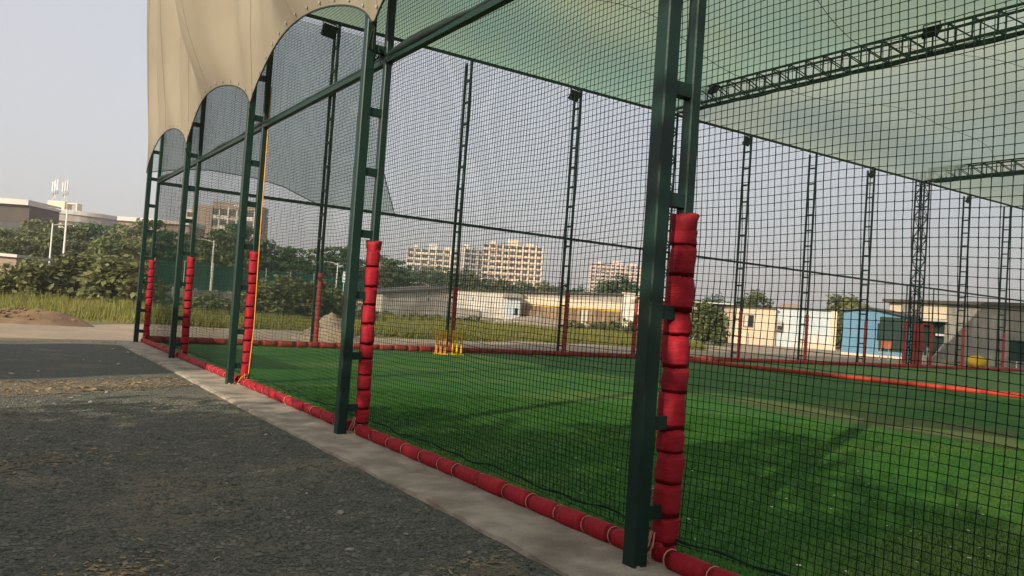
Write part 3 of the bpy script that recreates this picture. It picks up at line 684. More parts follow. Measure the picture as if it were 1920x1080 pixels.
for s in range(2): make_kind('round%d' % s, (LEAF_B, LEAF_A)[s], 60+s, 6.5, 3.2, 1.4, 130, 34, 0.22, 'round')
for s in range(3): make_kind('bush%d' % s, (LEAF_C, LEAF_C, LEAF_A)[s], 70+s, 3.4, 2.3, 0.35, 120, 30, 0.19, 'round', (1.0, 0.66), 9, 0.07)
for s in range(2): make_kind('weed%d' % s, (LEAF_C, LEAF_A)[s], 80+s, 1.1, 0.9, 0.05, 46, 26, 0.085, 'round', (1.0, 0.5), 6, 0.02)
def plant(name, key, label, cat, loc, s=1.0, sx=1.0, rz=None, group=None):
    cm, tm, z0 = KIND[key]
    t = thing(name, label, cat, (float(loc[0]), float(loc[1]), -0.05), rnd.uniform(0, 6.28) if rz is None else rz, group)
    t.scale = (s*sx, s*sx, s)
    place('crown', cm, t, (0, 0, z0)); place('trunk', tm, t)
    return t
def px_plant(name, key, label, cat, px, depth, top, base_h, group=None, sx=1.0):
    h = hgt(px, top, depth); return plant(name, key, label, cat, col_at(px, depth), h/base_h, sx, group=group)
# bushes by the sandy track on the left (big leaves), each its own
for px, d, top, key, lab in ((60, 47, 478, 'bush0', 'large-leaved olive green bush beside the dirt heap'), (150, 49, 470, 'bush1', 'large-leaved olive green bush under the white lamp pole'), (232, 47, 474, 'bush0', 'large-leaved olive green bush next to the corner post of the cage'),
                             (545, 56, 515, 'bush1', 'leafy bush behind the first slim post of the far wall'), (500, 54, 520, 'bush0', 'leafy bush seen beside the orange rope'), (600, 60, 520, 'bush2', 'leafy green bush beside the blue and white board')):
    px_plant('bush', key, lab, 'bush', px, d, top, 3.4, sx=1.15)
for px, d, top in ((390, 44, 548), (410, 47, 552), (690, 60, 572), (760, 64, 588), (800, 66, 588), (845, 68, 590), (1170, 75, 596), (300, 46, 545), (725, 74, 580), (742, 75, 590), (780, 77, 586), (822, 78, 588), (868, 78, 592), (890, 80, 590), (1075, 80, 598), (1100, 80, 602), (1130, 80, 600), (1150, 79, 604), (340, 48, 556), (450, 50, 552), (670, 66, 566)):
    px_plant('weed_clump', rnd.choice(('weed0', 'weed1')), 'low leafy weed clump along the edge of the meadow', 'weeds', px, d, top, 1.1, 'weed clumps', sx=1.6)
# tree belt, left: layered crowns
for px, d, top, k, lab in ((5, 74, 428, 1, 'before the dark brown building'), (62, 84, 412, 0, 'where the dark brown building meets the round one'), (118, 78, 420, 1, 'below the antenna masts'), (172, 82, 418, 2, 'below the roof frame of the round building'), (225, 74, 422, 0, 'before the end of the round roof rim'), (268, 84, 412, 1, 'behind the corner post of the cage')):
    px_plant('layered_tree', 'layer%d' % k, 'tall layered green tree '+lab, 'tree', px, d, top, 8.0, 'layered trees by the curved building', sx=1.0)
for px, d, top, k, lab in ((310, 78, 432, 2, 'next to the cage corner post'), (352, 86, 440, 0, 'before the side wing of the brown block'), (405, 74, 432, 1, 'before the brown block, by its lamp pole'), (445, 82, 420, 2, 'before the end of the brown block'), (498, 84, 452, 0, 'just past the brown block'), (540, 82, 462, 2, 'behind the leafy bushes'), (590, 88, 465, 0, 'behind the first slim far post'), (640, 84, 462, 2, 'behind the notice board'), (700, 96, 478, 0, 'left of the low white shed'), (735, 100, 485, 2, 'behind the low white shed')):
    px_plant('layered_tree', 'layer%d' % k, 'layered dark green tree beyond the green screen, '+lab, 'tree', px, d, top, 8.0, 'trees behind the compound wall', sx=0.95)
for px, d, top, k in ((765, 150, 500, 0), (800, 155, 498, 1), (835, 150, 502, 0), (870, 150, 506, 1), (905, 155, 514, 0), (940, 150, 522, 1), (975, 155, 524, 0), (1015, 160, 528, 1), (1048, 170, 530, 0), (1085, 180, 536, 0)):
    px_plant('round_tree', 'round%d' % k, 'green tree rising behind the long shed roofs below the apartment blocks', 'tree', px, d, top, 6.5, 'trees behind the shed roofs', sx=1.25)
px_plant('round_tree', 'round0', 'dark round tree above the white block, before the farthest apartment block', 'tree', 1158, 125, 512, 6.5, sx=1.15)
px_plant('round_tree', 'round1', 'small tree crown above the roof of the white hut', 'tree', 1412, 100, 545, 6.5, sx=1.3)
px_plant('round_tree', 'round0', 'low tree crown behind the dark open shed', 'tree', 1340, 105, 552, 6.5, sx=1.2)
px_plant('round_tree', 'bush1', 'light green tree showing above the blue hut', 'tree', 1585, 82, 552, 3.4, sx=1.0)
px_plant('bush', 'bush2', 'dense green bush in front of the blue door', 'bush', 1322, 60, 562, 3.4, sx=0.8)
px_plant('bush', 'weed1', 'small bush at the corner of the white block', 'bush', 1183, 70, 602, 1.1, sx=1.3)

# ------------------------------------------------------------------ sheds and huts behind the far wall
def facade(name, label, pxL, dL, pxR, dR, topL, topR, cat='building', group=None):
    L_, R_ = col_at(pxL, dL), col_at(pxR, dR); d = R_-L_; W = float(np.hypot(d[0], d[1])); rz = math.atan2(d[1], d[0])
    t = thing(name, label, cat, (float(L_[0]), float(L_[1]), 0), rz, group)
    return t, W, hgt(pxL, topL, dL), hgt(pxR, topR, dR)
def wall_poly(t, W, hL, hR, depth, m, name='wall', x0=0.0, x1=None, peak=None):
    x1 = W if x1 is None else x1
    poly = [(x0, -0.15), (x1, -0.15), (x1, hR)]+([peak] if peak else [])+[(x0, hL)]
    return MB().prism(poly, 0, depth).build(name, m, t)
def roof_slab(t, pts, depth, m, th=0.10, over=0.35, name='roof'):
    up = [(x, z+th) for x, z in pts]; return MB().prism(pts+up[::-1], -over, depth+over).build(name, m, t)
def panel(t, name, x0, x1, z0, z1, m, out=0.03, back=0.0): return MB().box((x0, -out, z0), (x1, -back+0.0 if back else -0.003, z1)).build(name, m, t)
def window(t, x0, x1, z0, z1, fm=WHITE, pane=GLASS, fr=0.06):
    b = MB(); b.box((x0, -0.06, z0), (x0+fr, -0.003, z1)); b.box((x1-fr, -0.06, z0), (x1, -0.003, z1)); b.box((x0+fr, -0.06, z0), (x1-fr, -0.003, z0+fr)); b.box((x0+fr, -0.06, z1-fr), (x1-fr, -0.003, z1))
    f = b.build('window', fm, t); MB().box((x0+fr, -0.02, z0+fr), (x1-fr, -0.004, z1-fr)).build('pane', pane, f); return f
def corrugated(t, x0, x1, z0, z1, n, m, out=0.05, name='sheet', pitch=0.14):
    w = (x1-x0)/n
    for k in range(n):
        b = MB(); a = x0+k*w; nn = max(4, int(w/pitch)*2); dz = rnd.uniform(-0.04, 0.04); pts = []
        for i in range(nn+1): pts.append((a+0.008+(w-0.016)*i/nn, -out+(0.022 if i % 2 else 0)-(k % 2)*0.008))
        for (x, y) in pts: b.v += [(x, y, z0+dz*0.3), (x, y, z1+dz*0.3), ]
        nb = len(b.v)
        for i in range(nn): b.f.append((2*i, 2*i+2, 2*i+3, 2*i+1))
        for (x, y) in pts: b.v += [(x, -0.004, z0+dz*0.3), (x, -0.004, z1+dz*0.3)]
        b.f.append((0, 1, nb+1, nb)); b.f.append((nb-2, nb-1, 2*nb-1, 2*nb-2))
        for i in range(nn): b.f.append((2*i+1, 2*i+3, nb+2*i+3, nb+2*i+1))
        b.build(name, m, t)
def pxu(pxL, pxR, W, px): return W*(px-pxL)/(pxR-pxL)

# long grey shed with a sloping roof
t, W, hL, hR = facade('grey_shed', 'grey block shed with sloping dark roof and a dark panel at its end', 716, 80, 852, 86, 549, 541)
wall_poly(t, W, hL, hR, 7, GREYW); roof_slab(t, [(-0.4, hL), (W+0.4, hR+0.05)], 7, ROOFDK, 0.14)
panel(t, 'dark_panel', W*0.72, W*0.98, -0.1, hR*0.56, SHEET, 0.06); panel(t, 'white_sheet', W*0.89, W*0.985, hR*0.56+0.02, hR*0.97, WHITE, 0.05)
for z in (hR*0.80, hR*0.60): panel(t, 'vent_hole', W*0.61, W*0.63, z-0.18, z+0.18, BLACK, 0.01)
for k in range(1, 7): MB().box((0.02, -0.012, k*0.42), (W*0.70, -0.003, k*0.42+0.02)).build('course_joint', SHEET, t)
t, W, hL, hR = facade('low_white_shed', 'low shed with pale white roof behind the grey shed', 738, 112, 806, 118, 530, 536)
wall_poly(t, W, hL-0.9, hR-0.5, 5, WHITE); roof_slab(t, [(-0.4, hL-0.9), (W*0.25, hL), (W*0.75, hR+.25), (W+0.4, hR-0.5)], 5, PALEROOF, 0.12)
# white shed
t, W, hL, hR = facade('white_shed', 'bright white shed wall with a small annex and dark window', 853, 85.2, 972, 87, 543, 549)
wall_poly(t, W, hL, hR, 6, WHITE); roof_slab(t, [(-0.3, hL), (W+0.3, hR)], 6, ROOFDK, 0.10, 0.25)
for k in range(4): panel(t, 'sheet', W*(0.02+k*0.185), W*(0.195+k*0.185), 1.35 if k < 2 else 0.55, hL*0.96, WHITE, 0.05+0.012*(k % 2))
MB().box((W*0.02, -0.32, -0.1), (W*0.38, -0.06, 1.30)).build('low_wall', GREYW, t); MB().box((W*0.40, -0.25, -0.1), (W*0.74, -0.07, 0.50)).build('low_wall', GREYW, t)
an = MB().box((W*0.765, -0.9, -0.1), (W*0.995, -0.003, hR*0.80)).build('annex', PALEBL, t); MB().box((W*0.74, -1.25, hR*0.81), (W*1.0, -0.003, hR*0.95)).build('awning', SHEET, t)
MB().box((W*0.90, -0.93, 1.0), (W*0.955, -0.904, 1.75)).build('opening', BLACK, an); panel(t, 'vent_hole', W*0.26, W*0.275, 2.2, 2.6, BLACK, 0.075)
# rusty sheet shed
t, W, hL, hR = facade('rusty_shed', 'long shed with rusty brown corrugated sheets under a beige band', 974, 88, 1166, 87, 549, 552)
wall_poly(t, W, hL, hR, 8, GREYW); roof_slab(t, [(-0.3, hL), (W+0.3, hR)], 8, ROOFDK, 0.14)
panel(t, 'beige_band', 0.05, W-0.05, hL*0.67, hL*0.90, CREAM, 0.04); panel(t, 'yellow_rail', W*0.10, W-0.1, hL*0.62, hL*0.655, YELLOW, 0.10)
corrugated(t, 0.05, W*0.60, 0.55, hL*0.615, 6, RUST, 0.07); corrugated(t, W*0.67, W-0.1, 0.55, hL*0.615, 4, RUST, 0.07)
panel(t, 'door_frame', W*0.61, W*0.625, 0, hL*0.60, CREAM, 0.09); panel(t, 'door_frame', W*0.65, W*0.665, 0, hL*0.60, CREAM, 0.09)
panel(t, 'plinth', 0.02, W-0.02, -0.1, 0.53, GREYW, 0.12)
# white block
t, W, hL, hR = facade('white_block_house', 'plain white block house with one dark window beside the rusty shed', 1167, 86, 1262, 82, 550, 558)
wall_poly(t, W, hL, hR, 6, WHITE); roof_slab(t, [(-0.2, hL), (W+0.2, hR)], 6, PALEROOF, 0.12, 0.2)
window(t, W*0.28, W*0.42, 0.9, 2.0, SHEET, BLACK); panel(t, 'vent_frame', W*0.16, W*0.24, hL-1.1, hL-0.6, SHEET, 0.03)
# open dark shed with blue door
t, W, hL, hR = facade('open_shed', 'dark open-fronted shed with a bright blue door behind the bush', 1265, 76, 1372, 74, 566, 572)
b = MB(); b.box((0, 4.2, -0.1), (W, 4.3, hL)); b.box((0, 0, -0.1), (0.15, 4.19, hL)); b.box((W-0.15, 0, -0.1), (W, 4.19, hR)); b.build('wall', SHEET, t)
roof_slab(t, [(-0.3, hL), (W+0.2, hR)], 4.2, PALEROOF, 0.12, 0.7); panel(t, 'door', W*0.80, W*0.97, 0.0, hR*0.80, BLUEDOOR, 0.12)
MB().box((W*0.70, -0.02, hR*0.81), (W*0.985, 0.06, hR-0.03)).build('lintel', BLACK, t); panel(t, 'front_wall', 0.16, W*0.62, -0.1, hL*0.9, GREYW, 0.05, 0)
# white hut and pale blue wall
t, W, hL, hR = facade('white_hut', 'cream white hut with an open shuttered window', 1373, 71, 1454, 71, 575, 579)
wall_poly(t, W, hL, hR, 5, CREAM); roof_slab(t, [(-0.2, hL), (W+0.1, hR)], 5, ROOFDK, 0.08, 0.25)
wd = window(t, W*0.25, W*0.48, 1.45, 2.55, ROOFDK, BLACK); MB().box((W*0.265, -0.10, 1.5), (W*0.35, -0.065, 2.5)).build('shutter', WHITE, wd)
panel(t, 'dark_post', W*0.37, W*0.39, -0.1, 0.95, BROWN, 0.05)
t, W, hL, hR = facade('pale_blue_house', 'pale blue washed house wall between the white hut and the blue hut', 1455, 71.5, 1564, 70, 577, 583)
wall_poly(t, W, hL, hR, 5, PALEBL); roof_slab(t, [(0.12, hL), (W-0.05, hR)], 5, ROOFDK, 0.08, 0.25); panel(t, 'pillar', W*0.93, W*1.03, -0.1, hR-0.05, CREAM, 0.25)
ac = MB().box((0.05, -0.5, 1.35), (W*0.11, -0.05, 2.2)).build('cooler_box', GREYW, t); MB().box((0.09, -0.52, 1.4), (W*0.10, -0.503, 1.75)).build('grille', BLACK, ac)
panel(t, 'plaster_patch', W*0.42, W*0.90, -0.05, 0.5, CREAM, 0.02)
MB().box((W*0.05, 1.0, hL+0.10), (W*0.42, 2.6, hL+0.45)).build('roof_bundle', BROWN, t)
# blue hut with a gable roof
t, W, hL, hR = facade('blue_hut', 'blue sheet hut with low gable roof and a dark panel for its shaded open side', 1578, 58, 1698, 55, 583, 594)
hp = hgt(1632, 578, 57)
wall_poly(t, W, hL, hR, 4, BLUE, peak=(W*0.44, hp)); roof_slab(t, [(-0.3, hL-.02), (W*0.44, hp), (W+0.25, hR-.03)], 4, ROOFDK, 0.07, 0.35)
panel(t, 'shaded_front', W*0.60, W*0.995, 0.42, hR*0.97, DKGREEN, 0.05); window(t, W*0.57, W*0.77, 1.15, 2.35, DKGREEN, BLACK, 0.08)  # flat dark green panel painted in for the shade of the open front
panel(t, 'red_poster', W*0.64, W*0.80, 0.62, 1.12, REDPOST, 0.075); panel(t, 'plinth', 0.0, W, -0.12, 0.10, CREAM, 0.12)
for k in range(1, 5): panel(t, 'sheet_joint', W*0.12*k, W*0.12*k+0.05, 0.12, hL*0.97, BLUE, 0.03)
# long grey shed at the right
t, W, hL, hR = facade('long_grey_shed', 'long grey corrugated shed with white awning and dark green doorway', 1664, 61, 2010, 47, 566, 578)
U = lambda px: pxu(1664, 2010, W, px)
hm = hgt(1745, 564, 50)
wall_poly(t, W, hL, hR, 7, SHEET); roof_slab(t, [(-0.3, hL), (W+0.3, hR)], 7, ROOFDK, 0.22, 0.4)
panel(t, 'beige_band', 0.1, U(1793), hL*0.72, hL*0.97, CREAM, 0.04); panel(t, 'grey_pillar', U(1700), U(1744), 2.25, hL*0.99, SHEET, 0.20)
MB().box((U(1742), -0.8, 2.75), (U(1797), -0.06, 2.9)).build('awning', WHITE, t); panel(t, 'doorway', U(1742), U(1790), 0.15, 2.72, DKGREEN, 0.06)
MB().prism([(U(1768), 0.15), (U(1796), 0.15), (U(1796), 1.5)], -0.10, -0.063).build('ramp_sheet', SHEET, t); panel(t, 'step', U(1735), U(1797), -0.1, 0.14, GREYW, 0.5)
corrugated(t, U(1797), W-0.1, 0.0, hR*0.86, 13, SHEET, 0.06); MB().box((U(1780), -0.35, 1.75), (U(1792), -0.064, 1.9)).build('tube_lamp', PLASTIC, t)
# dark cloth stall at the right edge
p = gnd(1912, 693); t = thing('dark_stand', 'dark green cloth covered stand beside the long grey shed', 'stand', (float(p[0]), float(p[1]), 0), -0.5)
MB().box((-0.5, -0.35, 0.5), (1.6, 0.35, 1.75)).build('cover', DKGREEN, t)
for x, y in ((-0.45, -0.3), (1.5, -0.3), (-0.45, 0.3), (1.5, 0.3)): MB().cbox((x, y, 0.24), (0.06, 0.06, 0.5)).build('leg', PLASTIC, t)
# yellow bundle
p = gnd(1830, 687); b = MB(); rs = random.Random(2); n = 14
for i in range(8):
    ph = math.pi*i/7
    for k in range(n):
        a = 2*math.pi*k/n; r = (0.60+0.08*math.sin(3*a+i)+rs.uniform(-.05, .05))*math.sin(ph)**0.6
        b.v.append((r*math.cos(a), 0.6*r*math.sin(a), 0.33-0.34*math.cos(ph)+0.03*math.sin(4*a)))
for i in range(7):
    for k in range(n): k2 = (k+1) % n; b.f.append((i*n+k, i*n+k2, (i+1)*n+k2, (i+1)*n+k))
tag(b.build('yellow_bundle', YELLOW, None, True, (float(p[0]), float(p[1]), -0.03), -0.5), 'lumpy yellow bundle lying before the long grey shed', 'bundle')
# white plastic chair before the blue hut
def chair(loc, rz, label):
    t = thing('plastic_chair', label, 'chair', loc, rz, 'white plastic chairs'); t.scale = (1.15, 1.15, 1.1)
    MB().box((-0.26, -0.25, 0.36), (0.26, 0.22, 0.44)).build('seat', PLASTIC, t)
    bk = MB()
    for k in range(4): bk.box((-0.22+k*0.113, 0.20, 0.45), (-0.12+k*0.113, 0.23, 0.80))
    bk.box((-0.24, 0.195, 0.80), (0.24, 0.235, 0.90)); bk.build('backrest', PLASTIC, t)
    for x in (-0.21, 0.21):
        for y in (-0.19, 0.19): MB().tube([(x*1.15, y*1.15, 0), (x, y, 0.40)], 0.034, 6).build('leg', PLASTIC, t)
        MB().tube([(x*1.15, 0.21, 0.66), (x*1.15, -0.18, 0.66), (x*1.1, -0.2, 0.42)], 0.02, 5).build('armrest', PLASTIC, t)
p = gnd(1657, 674); chair((float(p[0]), float(p[1]), -0.05), -2.6, 'white plastic armchair before the dark window of the blue hut')
p = gnd(1733, 680); chair((float(p[0]), float(p[1]), -0.05), -2.2, 'white plastic chair beside the dark green doorway')

# ------------------------------------------------------------------ compound wall, green screen, poles, board
L_, R_ = col_at(283, 58), col_at(640, 72); d = R_-L_; W = float(np.hypot(d[0], d[1])); rz = math.atan2(d[1], d[0])
t = thing('compound_wall', 'grey precast compound wall with posts behind the meadow', 'wall', (float(L_[0]), float(L_[1]), 0), rz)
n = 10; w = W/n
for k in range(n):
    for q in range(3): MB().box((k*w+0.09, 0.0, -0.15+q*0.5+0.01), ((k+1)*w-0.09, 0.06, -0.15+(q+1)*0.5)).build('panel', GREYW, t)
    MB().box((k*w-0.08, -0.05, -0.2), (k*w+0.08, 0.11, 1.45)).build('post', GREYW, t)
L_, R_ = col_at(286, 61), col_at(705, 76); d = R_-L_; W = float(np.hypot(d[0], d[1])); rz = math.atan2(d[1], d[0])
t = thing('green_screen', 'dark green cloth screen stretched between pale poles above the compound wall', 'screen', (float(L_[0]), float(L_[1]), 0), rz)
n = 9; w = W/n
for k in range(n):
    V = []; F = []
    for i in range(9):
        for j in range(7): V.append((k*w+w*i/8, 0.10*math.sin(math.pi*i/8)*math.sin(math.pi*j/6), 1.35+2.1*j/6+0.05*math.sin(i*1.1+k)))
    for i in range(8):
        for j in range(6): F.append((i*7+j, (i+1)*7+j, (i+1)*7+j+1, i*7+j+1))
    place('cloth', np_mesh('cloth', V, F, SCREEN, True), t)
    MB().tube([(k*w, -0.06, 0), (k*w, -0.06, 3.6)], 0.035, 6).build('pole', METAL, t)
def lamp_pole(px, depth, top, label, arm=1):
    p = col_at(px, depth); h = hgt(px, top, depth); t = thing('lamp_pole', label, 'lamp pole', (float(p[0]), float(p[1]), 0), 0, 'pale lamp poles')
    MB().tube([(0, 0, -0.1), (0, 0, h)], [0.085, 0.055], 8).build('pole', PLASTIC, t)
    MB().tube([(0, 0, h-0.15), (-0.5*arm, 0.1, h-0.02), (-0.75*arm, 0.15, h)], 0.03, 6).build('arm', PLASTIC, t)
    MB().box((-1.15*arm if arm > 0 else 0.72, 0.05, h-0.04), (-0.72*arm if arm > 0 else 1.15, 0.25, h+0.05)).build('lamp_head', METAL, t)
lamp_pole(115, 52, 392, 'tall white lamp pole rising above the olive bushes'); lamp_pole(90, 66, 418, 'shorter white lamp pole among the layered trees', -1)
lamp_pole(394, 64, 450, 'white lamp pole before the brown block, by the compound wall'); lamp_pole(628, 68, 492, 'thin white lamp pole left of the blue and white board')
p = col_at(653, 62); h = hgt(653, 530, 62)
t = thing('notice_board', 'blue and white striped notice board on posts behind the far wall', 'sign', (float(p[0]), float(p[1]), 0), -0.45)
zt = hgt(653, 510, 62)
MB().box((-0.55, -0.03, h), (0.55, 0.03, zt)).build('board', SIGNW, t)
for k in range(3): MB().box((-0.5, -0.045, h+0.10+k*0.27), (0.5, -0.033, h+0.18+k*0.27)).build('stripe', SIGNB, t)
for x in (-0.45, 0.45): MB().box((x-0.03, 0.032, -0.1), (x+0.03, 0.09, zt)).build('post', METAL, t)

# ------------------------------------------------------------------ far buildings
def tower(name, label, pxL, pxR, depth, top, wallm, framem, floors, bays, fh=3.1, proj=0.9, dk=GLASS, roof_bits=True, depth_m=18, skew=0.0, group=None, steps=None):
    t, W, hL, hR = facade(name, label, pxL, depth, pxR, depth+skew, top, top+(pxR-pxL)*0.0695, group=group)
    H = (hL+hR)/2; steps = steps or [0]*bays; bw = W/bays
    MB().box((0, 0, -1), (W, depth_m, H-0.4-max(steps)*0)).build('wall', wallm, t)
    z0 = H-floors*fh
    for k in range(bays):
        hb = floors-steps[k]
        pr = proj*(1 if k % 2 == 0 else 0.55)
        for f in range(hb):
            z = z0+f*fh
            MB().box((k*bw+bw*0.16, -0.06, z+0.95), (k*bw+bw*0.84, -0.003, z+fh-0.55)).build('window', dk, t)
            MB().box((k*bw+0.05, -pr, z-0.14), ((k+1)*bw-0.05, -0.003, z+0.12)).build('floor_slab', framem, t)
            if (k+f) % 3 != 1: MB().box((k*bw+0.25, -pr-0.01, z+0.13), ((k+1)*bw-0.25, -pr+0.12, z+1.0)).build('parapet', framem, t)
        MB().box((k*bw-0.22, -pr-0.15, -1), (k*bw+0.22, -0.004, z0+hb*fh+0.5)).build('pier', framem, t)
    MB().box((W-0.22, -proj*0.6, -1), (W+0.2, -0.004, z0+(floors-steps[-1])*fh+0.5)).build('pier', framem, t)
    if roof_bits:
        MB().box((-0.3, -0.3, H-0.4), (W+0.3, depth_m, H-0.1)).build('roof', framem, t)
        MB().box((W*0.40, 3, H-0.1), (W*0.58, 8, H+3.0)).build('stair_head', framem, t); MB().box((W*0.72, 2, H-0.1), (W*0.84, 6, H+1.6)).build('water_tank', wallm, t)
        MB().box((W*0.12, 2, H-0.1), (W*0.2, 5, H+1.8)).build('water_tank', wallm, t)
    return t, W, H
tower('apartment_block', 'cream white apartment block with balconies, showing left of the second slim post', 757, 852, 420, 463, CREAM, WHITE, 8, 7, 3.0, 1.1, group='apartment blocks')
tower('apartment_block', 'narrow grey-shaded apartment wing between the two cream blocks', 862, 900, 455, 466, GREYW, WHITE, 8, 3, 3.0, 0.9, skew=10, group='apartment blocks')
tower('apartment_block', 'tall peach coloured apartment block with a square window grid', 898, 1010, 400, 455, PINKISH, CREAM, 9, 9, 3.0, 0.8, group='apartment blocks')
tower('apartment_block', 'hazy pale pink apartment block behind the dark round tree', 1102, 1204, 620, 492, PINKISH, PINKISH, 9, 11, 3.0, 0.8, group='apartment blocks')
t, W, H = tower('brown_tower', 'brown office block with white window grid seen between the ladder posts', 384, 466, 250, 388, BROWN, WHITE, 6, 5, 3.2, 0.3, roof_bits=False, depth_m=14)
MB().box((-4.2, -0.5, -1), (0.6, 12, H+0.6)).build('stair_tower', BROWN, t); MB().box((0.62, -0.42, H-0.2), (W+0.4, 12, H+2.1)).build('roof_band', BROWN, t)
for k in range(7): MB().box((W*0.52+k*0.62, -0.52, H+0.9), (W*0.52+k*0.62+0.42, -0.425, H+1.35)).build('roof_letter', SIGNW, t)
MB().box((-8.5, 1.0, -1), (-4.22, 9, H-1.0)).build('side_wing', CREAM, t)
for f in range(5): MB().box((-7.9, 0.92, H-3.2*f-3.2), (-4.8, 0.997, H-3.2*f-1.8)).build('window', GLASS, t)
# curved building with flat rims and wings
dR_ = 170; c = col_at(132, dR_+22); t = thing('curved_building', 'low round building with pale roof rim behind the layered trees', 'building', (float(c[0]), float(c[1]), 0), 0)
htop = hgt(132, 386, dR_); R0 = 11.5
def arc_band(name, r, z0, z1, m, n=48):
    b = MB()
    for k in range(n):
        a = 2*math.pi*k/n; b.v += [(r*math.cos(a), r*math.sin(a), z0), (r*math.cos(a), r*math.sin(a), z1)]
    for k in range(n): k2 = (k+1) % n; b.f.append((2*k, 2*k2, 2*k2+1, 2*k+1))
    b.f.append(tuple(2*k+1 for k in range(n))); b.f.append(tuple(2*k for k in reversed(range(n)))); return b.build(name, m, t)
arc_band('wall', R0-1.2, -1, htop-2.4, WHITE); arc_band('soffit', R0-0.3, htop-2.39, htop-0.8, GREYW); arc_band('rim', R0, htop-0.79, htop, PALEROOF)
arc_band('window_band', R0-1.15, htop-5.6, htop-4.4, GLASS); arc_band('upper_rim', R0-1.5, htop+0.003, htop+0.3, PALEROOF)
ra = Vector((_r0[0], _r0[1], 0)); fa = Vector((_f[0], _f[1], 0)).normalized(); ang = math.atan2(ra.y, ra.x)
o = MB().box((-2.4, -8, htop+0.31), (1.6, -5, htop+2.3)).build('roof_house', CREAM, t); o.rotation_euler = (0, 0, ang)
fr = MB(); fr.box((1.62, -7.6, htop+0.31), (1.9, -5.4, htop+2.1)); fr.box((4.0, -7.6, htop+0.31), (4.3, -5.4, htop+2.1)); fr.box((1.9, -7.6, htop+1.8), (4.0, -5.4, htop+2.1)); o = fr.build('roof_frame', CREAM, t); o.rotation_euler = (0, 0, ang)
# antennas
for q, (ox, lab) in enumerate(((-1.7, 'cluster of white antenna panels on the left mast of the round building roof'), (0.7, 'cluster of grey antenna panels on the right mast of the round building roof'))):
    base = Vector((float(c[0]), float(c[1]), 0))+ra*ox-fa*6.5; a = thing('antenna_mast', lab, 'antenna', (base.x, base.y, htop+2.3), ang, 'antenna masts')
    MB().tube([(0, 0, 0), (0, 0, 5.0)], 0.08, 6).build('mast', METAL, a)
    for k in range(3):
        b = MB().tube([((k-1)*0.55, -0.2, 0), (0, 0, 1.8)], 0.04, 4); b.build('brace', METAL, a)
        MB().box(((k-1)*0.55-0.15, -0.35, 2.3+0.2*k), ((k-1)*0.55+0.15, -0.15, 4.6+0.25*k)).build('panel', PLASTIC if q == 0 else METAL, a)
        MB().box(((k-1)*0.5-0.14, -0.12, 1.2+0.3*k), ((k-1)*0.5+0.14, 0.12, 1.9+0.3*k)).build('radio_unit', SHEET, a)
        MB().tube([((k-1)*0.55, -0.2, 2.8+0.2*k), (0, 0, 2.8+.2*k)], 0.03, 4).build('strut', METAL, a)
    for k in range(2): MB().tube([(0.2*k-.1, 0, 4.9), (0.25*k-.12, 0, 6.0)], 0.03, 4).build('whip', METAL, a)
b_, W, hL, hR = facade('dark_wing_building', 'dark brown building with white roof edge at the side of the round building', -80, 150, 44, 150, 366, 375)
MB().box((0, 0, -1), (W, 10, hL-1.0)).build('wall', DKBROWN, b_); MB().box((-0.3, -1.0, hL-0.99), (W+0.3, 10, hL)).build('roof_edge', PALEROOF, b_); MB().box((0, -0.05, hL-6.0), (W-1, -0.003, hL-4.4)).build('window_band', GLASS, b_); MB().box((0.2, -0.4, hL-8.2), (W-0.2, -0.003, hL-7.4)).build('ledge', GREYW, b_)
b_, W, hL, hR = facade('low_wing_building', 'long low building with white roof edge right of the round building', 214, 172, 345, 172, 405, 414)
MB().box((0, 0, -1), (W, 9, hL-0.9)).build('wall', BROWN, b_); MB().box((-0.2, -0.7, hL-0.89), (W+0.2, 9, hL)).build('roof_edge', PALEROOF, b_)
b_, W, hL, hR = facade('small_dark_shed', 'small dark shed with pale roof sheet beside the bushes', -70, 58, 28, 58, 465, 474)
wall_poly(b_, W, hL-0.35, hR-0.35, 4, BROWN); roof_slab(b_, [(-0.3, hL-.34), (W+0.2, hR-.34)], 4, METAL, 0.22, 0.3)

# ------------------------------------------------------------------ loose ground things
def rock(seed, flat=0.6):
    rs = random.Random(seed); b = MB(); n = 8
    for i in range(6):
        ph = math.pi*i/5
        for k in range(n):
            a = 2*math.pi*k/n; r = max(0.04, math.sin(ph))*(1+0.18*math.sin(2*a+seed)+rs.uniform(-.14, .14)); b.v.append((r*math.cos(a), 0.75*r*math.sin(a), flat*(0.85-math.cos(ph)+rs.uniform(-.06, .06))))
    for i in range(5):
        for k in range(n): k2 = (k+1) % n; b.f.append((i*n+k, i*n+k2, (i+1)*n+k2, (i+1)*n+k))
    return b
ROCKS = [rock(s).mesh('stone', STONE, False) for s in range(5)]
CLODS = [rock(s).mesh('clod', DIRT, False) for s in range(5)]
def ground_h(x, y): return float(yard_z(np.array(x), np.array(y))) if y < -1 and x < -0.7 else (-0.02 if x > -0.7 else -0.06)
STN = [(638, 961, .038), (575, 925, .014), (498, 815, .05), (655, 1028, .025), (880, 1035, .02), (1048, 1030, .016), (700, 985, .012), (540, 968, .016), (425, 908, .014), (265, 660, .09), (157, 673, .06), (188, 676, .05), (222, 684, .09), (72, 695, .06), (212, 655, .10), (240, 662, .08), (20, 700, .08), (30, 720, .06), (290, 765, .05), (200, 735, .06), (170, 752, .05), (600, 990, .012), (500, 900, .012), (760, 1000, .014), (950, 960, .010)]
